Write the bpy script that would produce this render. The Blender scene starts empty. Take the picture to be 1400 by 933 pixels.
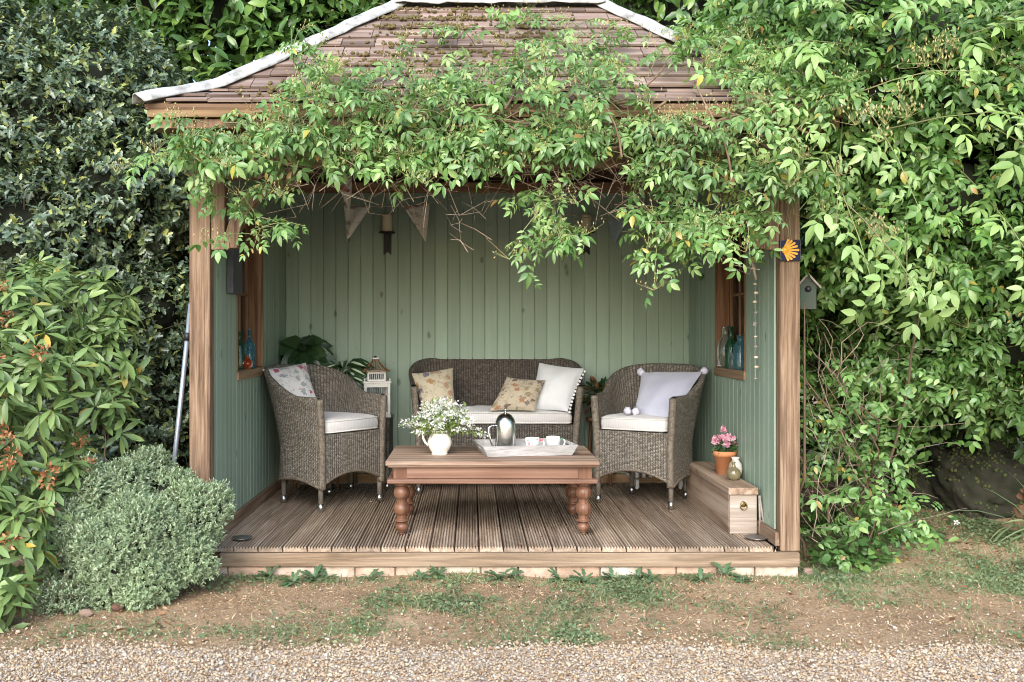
import bpy, math, random
import numpy as np
from mathutils import Vector, Matrix
rng = np.random.default_rng(11)
random.seed(5)
PI = math.pi
# ------------------------------------------------------------------ camera model of the photograph (1400 x 933)
CX, CY, FL, EYE, D0 = 645.0, 452.0, 1361.0, 1.135, 5.235
GZ = -0.15                       # ground level, deck surface is z = 0
def P(px, py, d):
    """world point seen at photo pixel (px, py), d metres in front of the camera"""
    return np.array(((px-CX)*d/FL, d-D0, EYE-(py-CY)*d/FL))
S = bpy.context.scene
COL = S.collection
ORG = {}
# ------------------------------------------------------------------ mesh builder
class MB:
    def __init__(s): s.v=[]; s.f=[]; s.sm=[]; s.uv={}
    def add(s, vs, fs, smooth=False, uv=None):
        b=len(s.v); s.v.extend([tuple(map(float,p)) for p in vs])
        for k,f in enumerate(fs):
            if uv is not None: s.uv[len(s.f)]=uv[k]
            s.f.append(tuple(i+b for i in f)); s.sm.append(smooth)
        return s
    def box(s,x0,x1,y0,y1,z0,z1,m=None):
        vs=[(x,y,z) for x in (x0,x1) for y in (y0,y1) for z in (z0,z1)]
        if m is not None: vs=[tuple(m @ Vector(p)) for p in vs]
        return s.add(vs,[(0,1,3,2),(4,6,7,5),(0,4,5,1),(2,3,7,6),(0,2,6,4),(1,5,7,3)])
    def tube(s,pts,r,n=8,cap=True,smooth=True,close=False):
        pts=[Vector(tuple(p)) for p in pts]; k=len(pts)
        rs=r if hasattr(r,'__len__') else [r]*k
        vs=[]; up=None
        for i,p in enumerate(pts):
            if close: t=pts[(i+1)%k]-pts[i-1]
            else: t=pts[min(i+1,k-1)]-pts[max(i-1,0)]
            if t.length<1e-9: t=Vector((0,0,1))
            t.normalize()
            if up is None:
                up=Vector((0,0,1)) if abs(t.z)<.9 else Vector((1,0,0))
            a=t.cross(up)
            if a.length<1e-6: a=t.orthogonal()
            a.normalize(); b=a.cross(t).normalized(); up=b
            for j in range(n):
                q=2*PI*j/n; vs.append(p+(a*math.cos(q)+b*math.sin(q))*rs[i])
        fs=[]
        for i in range(k if close else k-1):
            i2=(i+1)%k
            for j in range(n): fs.append((i*n+j,i*n+(j+1)%n,i2*n+(j+1)%n,i2*n+j))
        s.add(vs,fs,smooth)
        if cap and not close:
            b=len(s.v)-len(vs)
            s.f.append(tuple(b+j for j in reversed(range(n)))); s.sm.append(False)
            s.f.append(tuple(b+(k-1)*n+j for j in range(n))); s.sm.append(False)
        return s
    def lathe(s,prof,c=(0,0,0),n=24,smooth=True,m=None):
        vs=[];fs=[]
        for r,z in prof:
            for j in range(n):
                q=2*PI*j/n; vs.append((c[0]+r*math.cos(q),c[1]+r*math.sin(q),c[2]+z))
        for i in range(len(prof)-1):
            for j in range(n): fs.append((i*n+j,i*n+(j+1)%n,(i+1)*n+(j+1)%n,(i+1)*n+j))
        if m is not None: vs=[tuple(m @ Vector(p)) for p in vs]
        return s.add(vs,fs,smooth)
    def ball(s,c,r,nu=10,nv=7,sq=(1,1,1)):
        prof=[(max(1e-4,math.sin(PI*i/nv)),-math.cos(PI*i/nv)) for i in range(nv+1)]
        vs=[];fs=[]
        for a,z in prof:
            for j in range(nu):
                q=2*PI*j/nu; vs.append((c[0]+r*sq[0]*a*math.cos(q),c[1]+r*sq[1]*a*math.sin(q),c[2]+r*sq[2]*z))
        for i in range(nv):
            for j in range(nu): fs.append((i*nu+j,i*nu+(j+1)%nu,(i+1)*nu+(j+1)%nu,(i+1)*nu+j))
        return s.add(vs,fs,True)
    def prism(s,poly,ax,a,b):
        """polygon in the two other axes, extruded along axis ax from a to b"""
        o=[i for i in range(3) if i!=ax]; vs=[]
        for w in (a,b):
            for p in poly:
                q=[0,0,0]; q[ax]=w; q[o[0]]=p[0]; q[o[1]]=p[1]; vs.append(q)
        n=len(poly)
        return s.add(vs,[tuple(range(n)),tuple(reversed(range(n,2*n)))]+[(i,(i+1)%n,n+(i+1)%n,n+i) for i in range(n)])
def tag(o,label=None,cat=None,group=None,kind=None):
    if label: o['label']=label
    if cat: o['category']=cat
    if group: o['group']=group
    if kind: o['kind']=kind
    return o
def thing(name,label,cat,loc=(0,0,0),group=None):
    o=bpy.data.objects.new(name,None); COL.objects.link(o); o.empty_display_size=.1
    o.location=tuple(loc); ORG[o.name]=np.array(loc,float)
    return tag(o,label,cat,group)
def link_mesh(name,me,m,parent):
    o=bpy.data.objects.new(name,me); COL.objects.link(o)
    if m: me.materials.append(m)
    if parent is not None: o.parent=parent
    return o
def obj(name,mb,m,parent=None,bevel=0,seg=2,solid=0,fixn=True):
    me=bpy.data.meshes.new(name)
    v=np.array(mb.v,float)
    if parent is not None: org=ORG[parent.name]
    else: org=np.array(((v[:,0].min()+v[:,0].max())/2,(v[:,1].min()+v[:,1].max())/2,v[:,2].min()))
    me.from_pydata([tuple(p) for p in v-org],[],mb.f)
    me.polygons.foreach_set('use_smooth',mb.sm)
    if mb.uv:
        l=me.uv_layers.new(name='UVMap')
        for fi,uvs in mb.uv.items():
            p=me.polygons[fi]
            for k,li in enumerate(p.loop_indices): l.data[li].uv=uvs[k]
    me.update()
    if fixn:
        import bmesh
        b=bmesh.new(); b.from_mesh(me); bmesh.ops.recalc_face_normals(b,faces=b.faces); b.to_mesh(me); b.free()
    o=link_mesh(name,me,m,parent)
    if parent is None: o.location=tuple(org)
    ORG[o.name]=org
    if solid:
        q=o.modifiers.new('thick','SOLIDIFY'); q.thickness=solid; q.offset=0
    if bevel:
        q=o.modifiers.new('edge','BEVEL'); q.width=bevel; q.segments=seg; q.limit_method='ANGLE'; q.angle_limit=.6
    return o
def copy_tree(o,parent=None):
    c=o.copy(); COL.objects.link(c); ORG[c.name]=ORG.get(o.name,np.zeros(3))
    if parent is not None: c.parent=parent
    for ch in [x for x in list(o.children)]: copy_tree(ch,c)
    return c
# ------------------------------------------------------------------ materials
class G:
    def __init__(s,name):
        s.m=bpy.data.materials.new(name); s.m.use_nodes=True; s.t=s.m.node_tree
        s.t.nodes.clear(); s.out=s.n('ShaderNodeOutputMaterial')
    def n(s,t,**k):
        q=s.t.nodes.new(t)
        for a,b in k.items(): setattr(q,a,b)
        return q
    def put(s,sock,v):
        if isinstance(v,bpy.types.NodeSocket): s.t.links.new(v,sock)
        elif v is not None:
            if hasattr(v,'__len__') and len(v)==3 and sock.type=='RGBA': v=(*v,1)
            sock.default_value=v
    def math(s,op,a,b=None,c=None,clamp=False):
        q=s.n('ShaderNodeMath',operation=op,use_clamp=clamp); s.put(q.inputs[0],a)
        if b is not None: s.put(q.inputs[1],b)
        if c is not None: s.put(q.inputs[2],c)
        return q.outputs[0]
    def mix(s,f,a,b,mode='MIX'):
        q=s.n('ShaderNodeMix',data_type='RGBA',blend_type=mode); s.put(q.inputs[0],f); s.put(q.inputs[6],a); s.put(q.inputs[7],b); return q.outputs[2]
    def coord(s,which='Object',scale=(1,1,1),rot=(0,0,0)):
        c=s.n('ShaderNodeTexCoord').outputs[which]; mp=s.n('ShaderNodeMapping'); s.put(mp.inputs['Vector'],c)
        mp.inputs['Scale'].default_value=scale; mp.inputs['Rotation'].default_value=rot; return mp.outputs[0]
    def noise(s,v,scale=5,detail=4,rough=.55,dist=0):
        q=s.n('ShaderNodeTexNoise'); s.put(q.inputs['Vector'],v); q.inputs['Scale'].default_value=scale
        q.inputs['Detail'].default_value=detail; q.inputs['Roughness'].default_value=rough; q.inputs['Distortion'].default_value=dist
        return q.outputs['Fac']
    def vor(s,v,scale=5,feature='F1',rand=1):
        q=s.n('ShaderNodeTexVoronoi',feature=feature); s.put(q.inputs['Vector'],v); q.inputs['Scale'].default_value=scale
        q.inputs['Randomness'].default_value=rand; return q
    def ramp(s,f,stops,interp='LINEAR'):
        q=s.n('ShaderNodeValToRGB'); s.put(q.inputs[0],f); r=q.color_ramp; r.interpolation=interp
        while len(r.elements)<len(stops): r.elements.new(.5)
        for e,(p,c) in zip(r.elements,stops): e.position=p; e.color=(*c,1) if len(c)==3 else c
        return q.outputs[0]
    def step(s,f,a,b): # smooth 0..1 between a and b
        q=s.n('ShaderNodeMapRange',clamp=True); s.put(q.inputs[0],f); q.inputs[1].default_value=a; q.inputs[2].default_value=b; return q.outputs[0]
    def island(s): return s.n('ShaderNodeNewGeometry').outputs['Random Per Island']
    def bump(s,h,dist=.004,strength=1,normal=None):
        q=s.n('ShaderNodeBump'); s.put(q.inputs['Height'],h); q.inputs['Distance'].default_value=dist; q.inputs['Strength'].default_value=strength
        if normal is not None: s.put(q.inputs['Normal'],normal)
        return q.outputs[0]
    def bsdf(s,col,rough=.6,metal=0,normal=None,spec=.5,trans=0,ior=1.45,coat=0,sheen=0):
        q=s.n('ShaderNodeBsdfPrincipled'); i=q.inputs
        s.put(i['Base Color'],col); s.put(i['Roughness'],rough); s.put(i['Metallic'],metal)
        i['Specular IOR Level'].default_value=spec; i['Transmission Weight'].default_value=trans; i['IOR'].default_value=ior
        i['Coat Weight'].default_value=coat; i['Sheen Weight'].default_value=sheen
        if normal is not None: s.put(i['Normal'],normal)
        return q.outputs[0]
    def done(s,sh): s.t.links.new(sh,s.out.inputs[0]); return s.m
def simple(name,c1,c2=None,scale=6,stretch=(1,1,1),rough=.6,bump=0,bscale=60,metal=0,spec=.5,isl=0,sheen=0,coat=0,lo=.35,hi=.65):
    g=G(name); v=g.coord('Object',stretch)
    col=c1
    if c2 is not None: col=g.mix(g.step(g.noise(v,scale,5),lo,hi),c1,c2)
    if isl:
        col=g.mix(1,col,g.ramp(g.island(),[(0,(1-isl,)*3),(1,(1+isl,)*3)]),'MULTIPLY')
    nm=g.bump(g.noise(v,bscale,4),.003,bump) if bump else None
    return g.done(g.bsdf(col,rough,metal,nm,spec,coat=coat,sheen=sheen))
def wood(name,c1,c2,c3,axis,freq=22,rough=.7,bump=.6,knots=True,isl=.12,saw=0):
    """grain runs along the given axis"""
    g=G(name); k=[freq]*3; k[axis]=freq*.045
    off=g.n('ShaderNodeCombineXYZ')
    for i in range(3): g.put(off.inputs[i],g.math('MULTIPLY',g.island(),(3.7,9.1,5.3)[i]))
    add=g.n('ShaderNodeVectorMath',operation='ADD'); g.put(add.inputs[0],g.n('ShaderNodeTexCoord').outputs['Object']); g.put(add.inputs[1],off.outputs[0])
    mp=g.n('ShaderNodeMapping'); g.put(mp.inputs[0],add.outputs[0]); mp.inputs['Scale'].default_value=k
    n1=g.noise(mp.outputs[0],1,6,.6,.6)
    k2=[v*4.5 for v in k]; k2[axis]=k[axis]*2; mp2=g.n('ShaderNodeMapping'); g.put(mp2.inputs[0],add.outputs[0]); mp2.inputs['Scale'].default_value=k2
    n2=g.noise(mp2.outputs[0],1,3,.6)
    big=g.noise(add.outputs[0],1.7,3)
    col=g.ramp(n1,[(.36,c2),(.5,c1),(.64,c3)])
    col=g.mix(g.math('MULTIPLY',g.step(n2,.5,.68),.75),col,c2)
    col=g.mix(g.math('MULTIPLY',g.step(big,.4,.7),.35),col,c3)
    h=g.math('MULTIPLY_ADD',n2,.6,n1)
    if knots:
        s3=g.n('ShaderNodeSeparateXYZ'); g.put(s3.inputs[0],add.outputs[0]); c3_=g.n('ShaderNodeCombineXYZ'); oa=[q for q in range(3) if q!=axis]
        g.put(c3_.inputs[0],g.math('MULTIPLY',g.math('ADD',s3.outputs[oa[0]],s3.outputs[oa[1]]),7.0)); g.put(c3_.inputs[1],g.math('MULTIPLY',s3.outputs[axis],2.6))
        vo=g.vor(c3_.outputs[0],1); sep=g.n('ShaderNodeSeparateColor'); g.put(sep.inputs[0],vo.outputs['Color'])
        msk=g.math('MULTIPLY',g.math('SUBTRACT',1,g.step(vo.outputs['Distance'],.07,.2)),g.step(sep.outputs[0],.4,.5))
        col=g.mix(g.math('MULTIPLY',msk,.8),col,tuple(x*.45 for x in c2))
    if isl: col=g.mix(1,col,g.ramp(g.island(),[(0,(1-isl,)*3),(1,(1+isl,)*3)]),'MULTIPLY')
    return g.done(g.bsdf(col,rough,0,g.bump(h,.003,bump),.3))
def leafmat(name,cols,rough=.4,trans=.25,spec=.5,patch=.35,tcol=None,vein=0):
    g=G(name); col=g.ramp(g.island(),cols)
    nz=g.noise(g.coord(),2.2,3)
    col=g.mix(1,col,g.ramp(nz,[(.3,(1-patch,1-patch,1-patch)),(.7,(1+patch,1+patch*.9,1+patch*.6))]),'MULTIPLY')
    p=g.bsdf(col,rough,0,None,spec)
    if not trans: return g.done(p)
    tr=g.n('ShaderNodeBsdfTranslucent'); g.put(tr.inputs[0],g.mix(1,col,tcol or (1.5,1.6,.7),'MULTIPLY'))
    mx=g.n('ShaderNodeMixShader'); mx.inputs[0].default_value=trans
    g.t.links.new(p,mx.inputs[1]); g.t.links.new(tr.outputs[0],mx.inputs[2])
    return g.done(mx.outputs[0])
def glass(name,col,rough=.03,body=0):
    g=G(name)
    tr=g.n('ShaderNodeBsdfTransparent'); g.put(tr.inputs[0],col)
    gl=g.n('ShaderNodeBsdfGlossy'); gl.inputs['Roughness'].default_value=rough
    fr=g.n('ShaderNodeFresnel'); fr.inputs[0].default_value=1.5
    mx=g.n('ShaderNodeMixShader'); g.put(mx.inputs[0],fr.outputs[0]); g.t.links.new(tr.outputs[0],mx.inputs[1]); g.t.links.new(gl.outputs[0],mx.inputs[2])
    if body:
        df=g.n('ShaderNodeBsdfTranslucent'); g.put(df.inputs[0],col); d2=g.n('ShaderNodeBsdfDiffuse'); g.put(d2.inputs[0],col); ad=g.n('ShaderNodeMixShader'); g.t.links.new(df.outputs[0],ad.inputs[1]); g.t.links.new(d2.outputs[0],ad.inputs[2])
        m2=g.n('ShaderNodeMixShader'); m2.inputs[0].default_value=body; g.t.links.new(mx.outputs[0],m2.inputs[1]); g.t.links.new(ad.outputs[0],m2.inputs[2]); return g.done(m2.outputs[0])
    return g.done(mx.outputs[0])
def paint_boards(name):
    g=G(name); v=g.coord('Object')
    c=(.225,.300,.228)
    n=g.noise(g.coord('Object',(14,14,.9)),1,5,.6)
    col=g.mix(g.step(n,.35,.7),c,(.265,.345,.266))
    col=g.mix(g.math('MULTIPLY',g.step(g.noise(v,1.3,3),.4,.7),.5),col,(.205,.280,.220))
    sx=g.n('ShaderNodeSeparateXYZ'); g.put(sx.inputs[0],v); cx=g.n('ShaderNodeCombineXYZ'); g.put(cx.inputs[0],g.math('MULTIPLY',g.math('ADD',sx.outputs[0],sx.outputs[1]),10.5)); g.put(cx.inputs[2],g.math('MULTIPLY',sx.outputs[2],5.2))
    kn=g.vor(cx.outputs[0],1); sp=g.n('ShaderNodeSeparateColor'); g.put(sp.inputs[0],kn.outputs['Color'])
    msk=g.math('MULTIPLY',g.math('SUBTRACT',1,g.step(g.math('MULTIPLY_ADD',g.noise(v,40,2),.08,kn.outputs['Distance']),.13,.21)),g.step(sp.outputs[1],.62,.80))
    col=g.mix(g.math('MULTIPLY',msk,.75),col,(.085,.105,.065))
    ws=g.math('MULTIPLY',g.step(g.noise(g.coord('Object',(30,30,12)),1,4),.66,.72),.3)
    col=g.mix(ws,col,(.33,.38,.33))
    col=g.mix(1,col,g.ramp(g.island(),[(0,(.90,.90,.90)),(1,(1.1,1.1,1.1))]),'MULTIPLY')
    return g.done(g.bsdf(col,.5,0,g.bump(n,.0015,.6),.4))
def wicker_mat(name,c1,c2,c3):
    g=G(name); uv=g.n('ShaderNodeTexCoord').outputs['UV']; sp=g.n('ShaderNodeSeparateXYZ'); g.put(sp.inputs[0],uv)
    wob=g.math('MULTIPLY',g.math('SUBTRACT',g.noise(g.coord('UV'),60,3),.5),.006)
    u=g.math('ADD',sp.outputs[0],wob); v=g.math('ADD',sp.outputs[1],wob)
    row=g.math('FLOOR',g.math('DIVIDE',v,.0085))
    ph=g.math('MULTIPLY',g.math('MODULO',row,2),PI/2*.35)
    rib=g.math('ABSOLUTE',g.math('SINE',g.math('MULTIPLY_ADD',u,PI/.0175,ph)))
    rw=g.math('ABSOLUTE',g.math('SINE',g.math('MULTIPLY',v,PI/.0085)))
    h=g.math('MULTIPLY',g.math('POWER',rib,.6),g.math('MULTIPLY_ADD',rw,.45,.55))
    nz=g.noise(g.coord('UV'),230,3); nb=g.noise(g.coord('UV'),5,3)
    wn=g.n('ShaderNodeTexWhiteNoise',noise_dimensions='2D'); cb=g.n('ShaderNodeCombineXYZ')
    g.put(cb.inputs[0],g.math('FLOOR',g.math('DIVIDE',u,.0175))); g.put(cb.inputs[1],row); g.put(wn.inputs['Vector'],cb.outputs[0])
    col=g.ramp(wn.outputs['Value'],[(0,c2),(.5,c1),(1,c3)])
    col=g.mix(g.math('MULTIPLY',nb,.35),col,c1)
    col=g.mix(g.step(h,.55,.2),col,tuple(x*.35 for x in c2))  # shade in the gaps between strands put into the colour
    hh=g.math('MULTIPLY_ADD',nz,.15,h)
    return g.done(g.bsdf(col,.55,0,g.bump(hh,.006,1),.35))
def floral(name,base,cols,scale=9,density=.55,leaf=(.25,.3,.22),which='UV',rough=.85):
    g=G(name); v=g.coord(which)
    w=g.noise(v,scale*2.5,2); dv=g.n('ShaderNodeVectorMath',operation='ADD'); g.put(dv.inputs[0],v)
    cb=g.n('ShaderNodeCombineXYZ'); g.put(cb.inputs[0],g.math('MULTIPLY',w,.9/scale)); g.put(cb.inputs[1],g.math('MULTIPLY',g.noise(v,scale*2.1,2),.9/scale)); g.put(dv.inputs[1],cb.outputs[0])
    vo=g.vor(dv.outputs[0],scale); s1=g.n('ShaderNodeSeparateColor'); g.put(s1.inputs[0],vo.outputs['Color'])
    petal=g.math('MULTIPLY',g.math('SUBTRACT',1,g.step(vo.outputs['Distance'],.36,.44)),g.step(s1.outputs[0],1-density,1-density+.02))
    pc=g.ramp(s1.outputs[1],[(i/len(cols),c) for i,c in enumerate(cols)],'CONSTANT')
    pc=g.mix(g.step(g.noise(v,scale*7,3),.5,.65),pc,g.mix(.4,pc,base))
    v2=g.vor(dv.outputs[0],scale*1.7); s2=g.n('ShaderNodeSeparateColor'); g.put(s2.inputs[0],v2.outputs['Color'])
    lf=g.math('MULTIPLY',g.math('SUBTRACT',1,g.step(v2.outputs['Distance'],.22,.3)),g.step(s2.outputs[0],.5,.55))
    ed=g.vor(dv.outputs[0],scale*.9,'DISTANCE_TO_EDGE')
    st=g.math('MULTIPLY',g.math('SUBTRACT',1,g.step(ed.outputs['Distance'],.015,.035)),.45)
    col=g.mix(st,base,leaf); col=g.mix(g.math('MULTIPLY',lf,.7),col,leaf); col=g.mix(petal,col,pc)
    fine=g.noise(g.coord(which,(1,1,1)),350,2)
    return g.done(g.bsdf(col,rough,0,g.bump(fine,.001,.6),.2,sheen=.2))
M={}
M['paint']=paint_boards('green_painted_boards')
M['post']=wood('post_timber',(.192,.120,.074),(.085,.050,.030),(.285,.20,.13),2,42,.75,1)
M['beamx']=wood('beam_timber',(.25,.15,.08),(.15,.08,.042),(.33,.22,.13),0,20,.7,.8)
M['beamy']=wood('rail_timber',(.20,.13,.085),(.11,.065,.04),(.29,.21,.14),1,20,.7,.8)
M['fascia']=wood('pale_fascia',(.245,.17,.11),(.135,.09,.055),(.32,.245,.17),0,34,.75,.8)
M['window_wood']=wood('window_timber',(.17,.085,.04),(.08,.035,.018),(.25,.15,.08),2,26,.5,.5,False)
M['window_woody']=wood('sill_timber',(.22,.14,.07),(.12,.07,.035),(.30,.20,.12),1,26,.55,.5,False)
M['deck']=wood('deck_boards',(.300,.222,.158),(.18,.126,.086),(.39,.315,.24),1,40,.75,.8,False,.28)
M['table_top']=wood('table_top_wood',(.245,.155,.105),(.12,.068,.042),(.37,.29,.225),0,16,.6,.4,False,.1)
M['table_red']=wood('table_red_wood',(.185,.096,.060),(.095,.045,.028),(.27,.165,.115),0,16,.45,.3,False,.06)
M['leg_red']=wood('turned_leg_wood',(.145,.068,.040),(.075,.032,.018),(.20,.105,.066),2,18,.33,.2,False,.05)
M['chest']=wood('chest_wood',(.30,.215,.15),(.165,.105,.07),(.40,.31,.235),1,14,.75,.5,True,.05)
M['chest_end']=wood('chest_end_wood',(.33,.28,.235),(.21,.16,.125),(.42,.38,.33),0,14,.75,.4,False,.05)
M['tray']=wood('limed_tray_wood',(.34,.33,.32),(.20,.19,.18),(.46,.45,.44),0,18,.65,.4,False,.05)
M['tile_roof']=wood('roof_tiles',(.205,.145,.115),(.115,.078,.06),(.28,.22,.185),0,14,.85,.9,False,.35)
M['under_roof']=wood('rafter_timber',(.16,.095,.055),(.09,.05,.03),(.22,.14,.09),0,20,.8,.5,False)
M['cap']=simple('pale_hip_cap',(.40,.40,.385),(.15,.145,.125),14,(1,1,1),.6,.5,30,lo=.42,hi=.70)
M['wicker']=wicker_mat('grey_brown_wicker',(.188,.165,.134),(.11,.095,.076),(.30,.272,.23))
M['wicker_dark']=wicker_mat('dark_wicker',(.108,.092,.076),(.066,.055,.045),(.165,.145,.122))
M['steel']=simple('brushed_steel',(.62,.62,.60),None,rough=.22,metal=1)
M['tip']=simple('metal_foot',(.55,.56,.57),None,rough=.3,metal=1)
M['alu']=simple('dull_aluminium',(.33,.37,.42),(.26,.29,.33),8,rough=.45,metal=.6)
M['iron']=simple('black_iron',(.012,.012,.013),None,rough=.5)
M['brass']=simple('tarnished_brass',(.30,.21,.08),(.12,.09,.05),30,rough=.4,metal=.9)
M['wax']=simple('candle_wax',(.62,.56,.40),(.55,.49,.34),10,rough=.5)
M['cream']=simple('cream_glaze',(.70,.67,.58),(.66,.62,.53),6,rough=.18,coat=.3)
M['white_paint']=simple('chipped_white_paint',(.62,.60,.55),(.42,.36,.28),18,rough=.6,lo=.58,hi=.75)
M['white_metal']=simple('white_enamel',(.60,.61,.62),None,rough=.35)
M['rust']=simple('brown_wire',(.35,.22,.09),(.20,.11,.05),20,rough=.6)
M['slate']=simple('grey_slate',(.085,.087,.095),(.05,.05,.056),9,(3,3,1),.6,.5,30)
M['terracotta']=simple('terracotta',(.50,.20,.085),(.56,.33,.20),7,(1,1,1),.75,.3,60,lo=.5,hi=.8)
M['string']=simple('string',(.35,.30,.22),None,rough=.9)
M['shell']=simple('sea_shell',(.60,.53,.42),(.40,.30,.20),30,rough=.5)
M['brick']=None
M['moss']=simple('roof_moss',(.085,.075,.022),(.12,.085,.03),30,rough=1,bump=1,bscale=90)
M['twig']=simple('bare_twigs',(.17,.115,.07),(.10,.065,.04),8,rough=.85,isl=.35)
M['drytwig']=simple('dry_twigs',(.34,.27,.20),(.20,.14,.095),8,rough=.85,isl=.35)
M['core']=simple('core_shade',(.020,.023,.012),(.010,.013,.007),9,rough=1,bump=1,bscale=25)  # near-black colour stands in for shade deep inside the foliage
M['greenstem']=simple('green_stem',(.13,.19,.06),(.17,.14,.07),6,rough=.6,isl=.2)
def stripes(name,c1,c2,per,axis=0):
    g=G(name); sp=g.n('ShaderNodeSeparateXYZ'); g.put(sp.inputs[0],g.n('ShaderNodeTexCoord').outputs['Object'])
    f=g.math('SINE',g.math('MULTIPLY',sp.outputs[axis],2*PI/per))
    v=g.coord(); nb=g.noise(v,6,3)
    col=g.mix(g.math('MULTIPLY',g.step(f,.5,.9),.6),g.mix(g.math('MULTIPLY',nb,.4),c1,tuple(x*.85 for x in c1)),c2)
    return g.done(g.bsdf(col,.9,0,g.bump(g.math('MULTIPLY_ADD',g.noise(v,25,3),3.0,g.noise(v,420,2)),.002,.6),.15,sheen=.25))
M['ticking']=stripes('ticking_cloth',(.56,.54,.52),(.40,.40,.42),.012)
M['piping']=simple('piping_cloth',(.60,.58,.54),None,rough=.9)
M['lav']=simple('lavender_linen',(.47,.48,.575),(.42,.43,.53),5,rough=.9,bump=.6,bscale=300,sheen=.3)
M['whitecloth']=simple('off_white_linen',(.62,.63,.64),(.56,.57,.58),5,rough=.9,bump=.6,bscale=300,sheen=.3)
M['pom']=simple('pompom_wool',(.62,.60,.68),(.50,.48,.58),60,rough=1,bump=1,bscale=120)
M['pom_white']=simple('white_pompom_wool',(.66,.65,.64),(.5,.5,.5),60,rough=1)
M['fl1']=floral('rose_print',(.56,.54,.53),[(.33,.03,.09),(.22,.24,.27),(.42,.20,.25),(.25,.28,.28)],9,.8,(.20,.26,.23))
M['fl2']=floral('sprig_print',(.47,.41,.30),[(.13,.12,.16),(.30,.17,.07),(.15,.15,.18),(.34,.20,.12)],7.5,.75,(.16,.17,.10))
M['fl3']=floral('tapestry_print',(.40,.34,.25),[(.12,.08,.065),(.28,.13,.075),(.14,.12,.11),(.22,.18,.11)],10,1.0,(.12,.11,.075))
M['pen1']=floral('pale_bunting_print',(.60,.59,.52),[(.30,.31,.25),(.35,.30,.25)],10,.4,(.30,.31,.24))
M['pen2']=floral('dotted_bunting_print',(.64,.60,.52),[(.28,.10,.10),(.36,.22,.16)],12,.8,(.33,.30,.22))
M['pen3']=simple('blue_bunting',(.20,.28,.31),(.27,.33,.34),14,rough=.9)
M['mug']=floral('cherry_glaze',(.72,.70,.68),[(.50,.02,.06),(.10,.22,.09),(.55,.05,.10)],24,.75,(.10,.20,.09),'Object',.15)
M['mug2']=floral('leaf_glaze',(.70,.69,.66),[(.05,.17,.09),(.40,.47,.38),(.45,.42,.38)],24,.75,(.40,.44,.36),'Object',.15)
M['pane']=glass('window_glass',(.80,.86,.84))
M['g_green']=glass('green_glass',(.20,.50,.30),.03,.12); M['g_blue']=glass('blue_glass',(.25,.55,.62),.03,.22); M['g_clear']=glass('clear_glass',(.75,.84,.80),.03,.10); M['g_red']=glass('amber_glass',(.75,.14,.04),.03,.3)
M['vase_dark']=simple('bronze_glaze',(.10,.085,.045),(.22,.19,.11),12,rough=.2,coat=.5)
M['vase_white']=simple('crackled_glaze',(.55,.52,.45),(.25,.22,.16),22,rough=.3,lo=.52,hi=.62)
M['navy']=simple('navy_glaze',(.008,.010,.042),None,rough=.5,spec=.25)
M['yellow']=simple('yellow_glaze',(.70,.36,.03),(.62,.27,.02),20,rough=.3)
M['verd']=simple('faded_green_paint',(.05,.08,.062),(.075,.075,.058),9,rough=.8)
M['greywood']=simple('grey_driftwood',(.33,.29,.25),(.22,.18,.15),9,(1,1,5),.8,.5,40)
M['soil']=simple('potting_soil',(.03,.02,.014),None,rough=1)
M['rock']=simple('mossy_rock',(.034,.029,.021),(.015,.019,.007),13,rough=.95,bump=2,bscale=22)
M['rubble']=simple('pale_rubble',(.28,.20,.15),(.18,.12,.09),9,rough=.9,bump=.8,bscale=25)
# foliage
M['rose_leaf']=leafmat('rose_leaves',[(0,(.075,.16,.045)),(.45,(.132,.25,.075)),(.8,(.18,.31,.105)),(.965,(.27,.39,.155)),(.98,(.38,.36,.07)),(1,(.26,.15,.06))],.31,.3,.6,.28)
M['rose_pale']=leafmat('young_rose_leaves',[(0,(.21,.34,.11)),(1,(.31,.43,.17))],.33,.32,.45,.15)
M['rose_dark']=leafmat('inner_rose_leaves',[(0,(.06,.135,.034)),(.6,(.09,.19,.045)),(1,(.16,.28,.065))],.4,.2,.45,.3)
M['holly']=leafmat('holly_leaves',[(0,(.055,.088,.056)),(.6,(.10,.15,.092)),(.93,(.18,.24,.09)),(1,(.33,.34,.09))],.34,.05,.8,.3)
M['laurel']=leafmat('laurel_leaves',[(0,(.045,.10,.028)),(.7,(.08,.16,.042)),(1,(.17,.27,.06))],.25,.15,.6,.3)
M['rhodo']=leafmat('rhododendron_leaves',[(0,(.08,.135,.045)),(.6,(.135,.21,.07)),(.965,(.20,.28,.095)),(1,(.36,.22,.03))],.34,.12,.5,.2)
M['truss']=leafmat('faded_orange_blooms',[(0,(.20,.075,.035)),(.6,(.36,.15,.065)),(1,(.48,.28,.15))],.8,.2,.2,.1,(1.2,.9,.6))
M['hebe']=leafmat('hebe_leaves',[(0,(.18,.26,.14)),(.6,(.29,.37,.225)),(1,(.43,.49,.35))],.5,.15,.4,.12)
M['bud']=leafmat('spent_buds',[(0,(.30,.32,.11)),(.6,(.44,.41,.19)),(1,(.46,.34,.19))],.7,.2,.3,.1)
M['grass']=leafmat('grass_blades',[(0,(.095,.145,.065)),(.6,(.145,.195,.10)),(1,(.25,.27,.13))],.5,.2,.4,.2)
M['straw']=leafmat('dry_straw',[(0,(.15,.095,.055)),(.5,(.34,.23,.13)),(1,(.54,.43,.29))],.8,.1,.2,.2,(1.2,1,.7))
M['litter']=leafmat('dead_leaves',[(0,(.13,.06,.03)),(.6,(.26,.13,.065)),(1,(.42,.28,.16))],.8,.1,.2,.2,(1.2,.9,.6))
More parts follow.
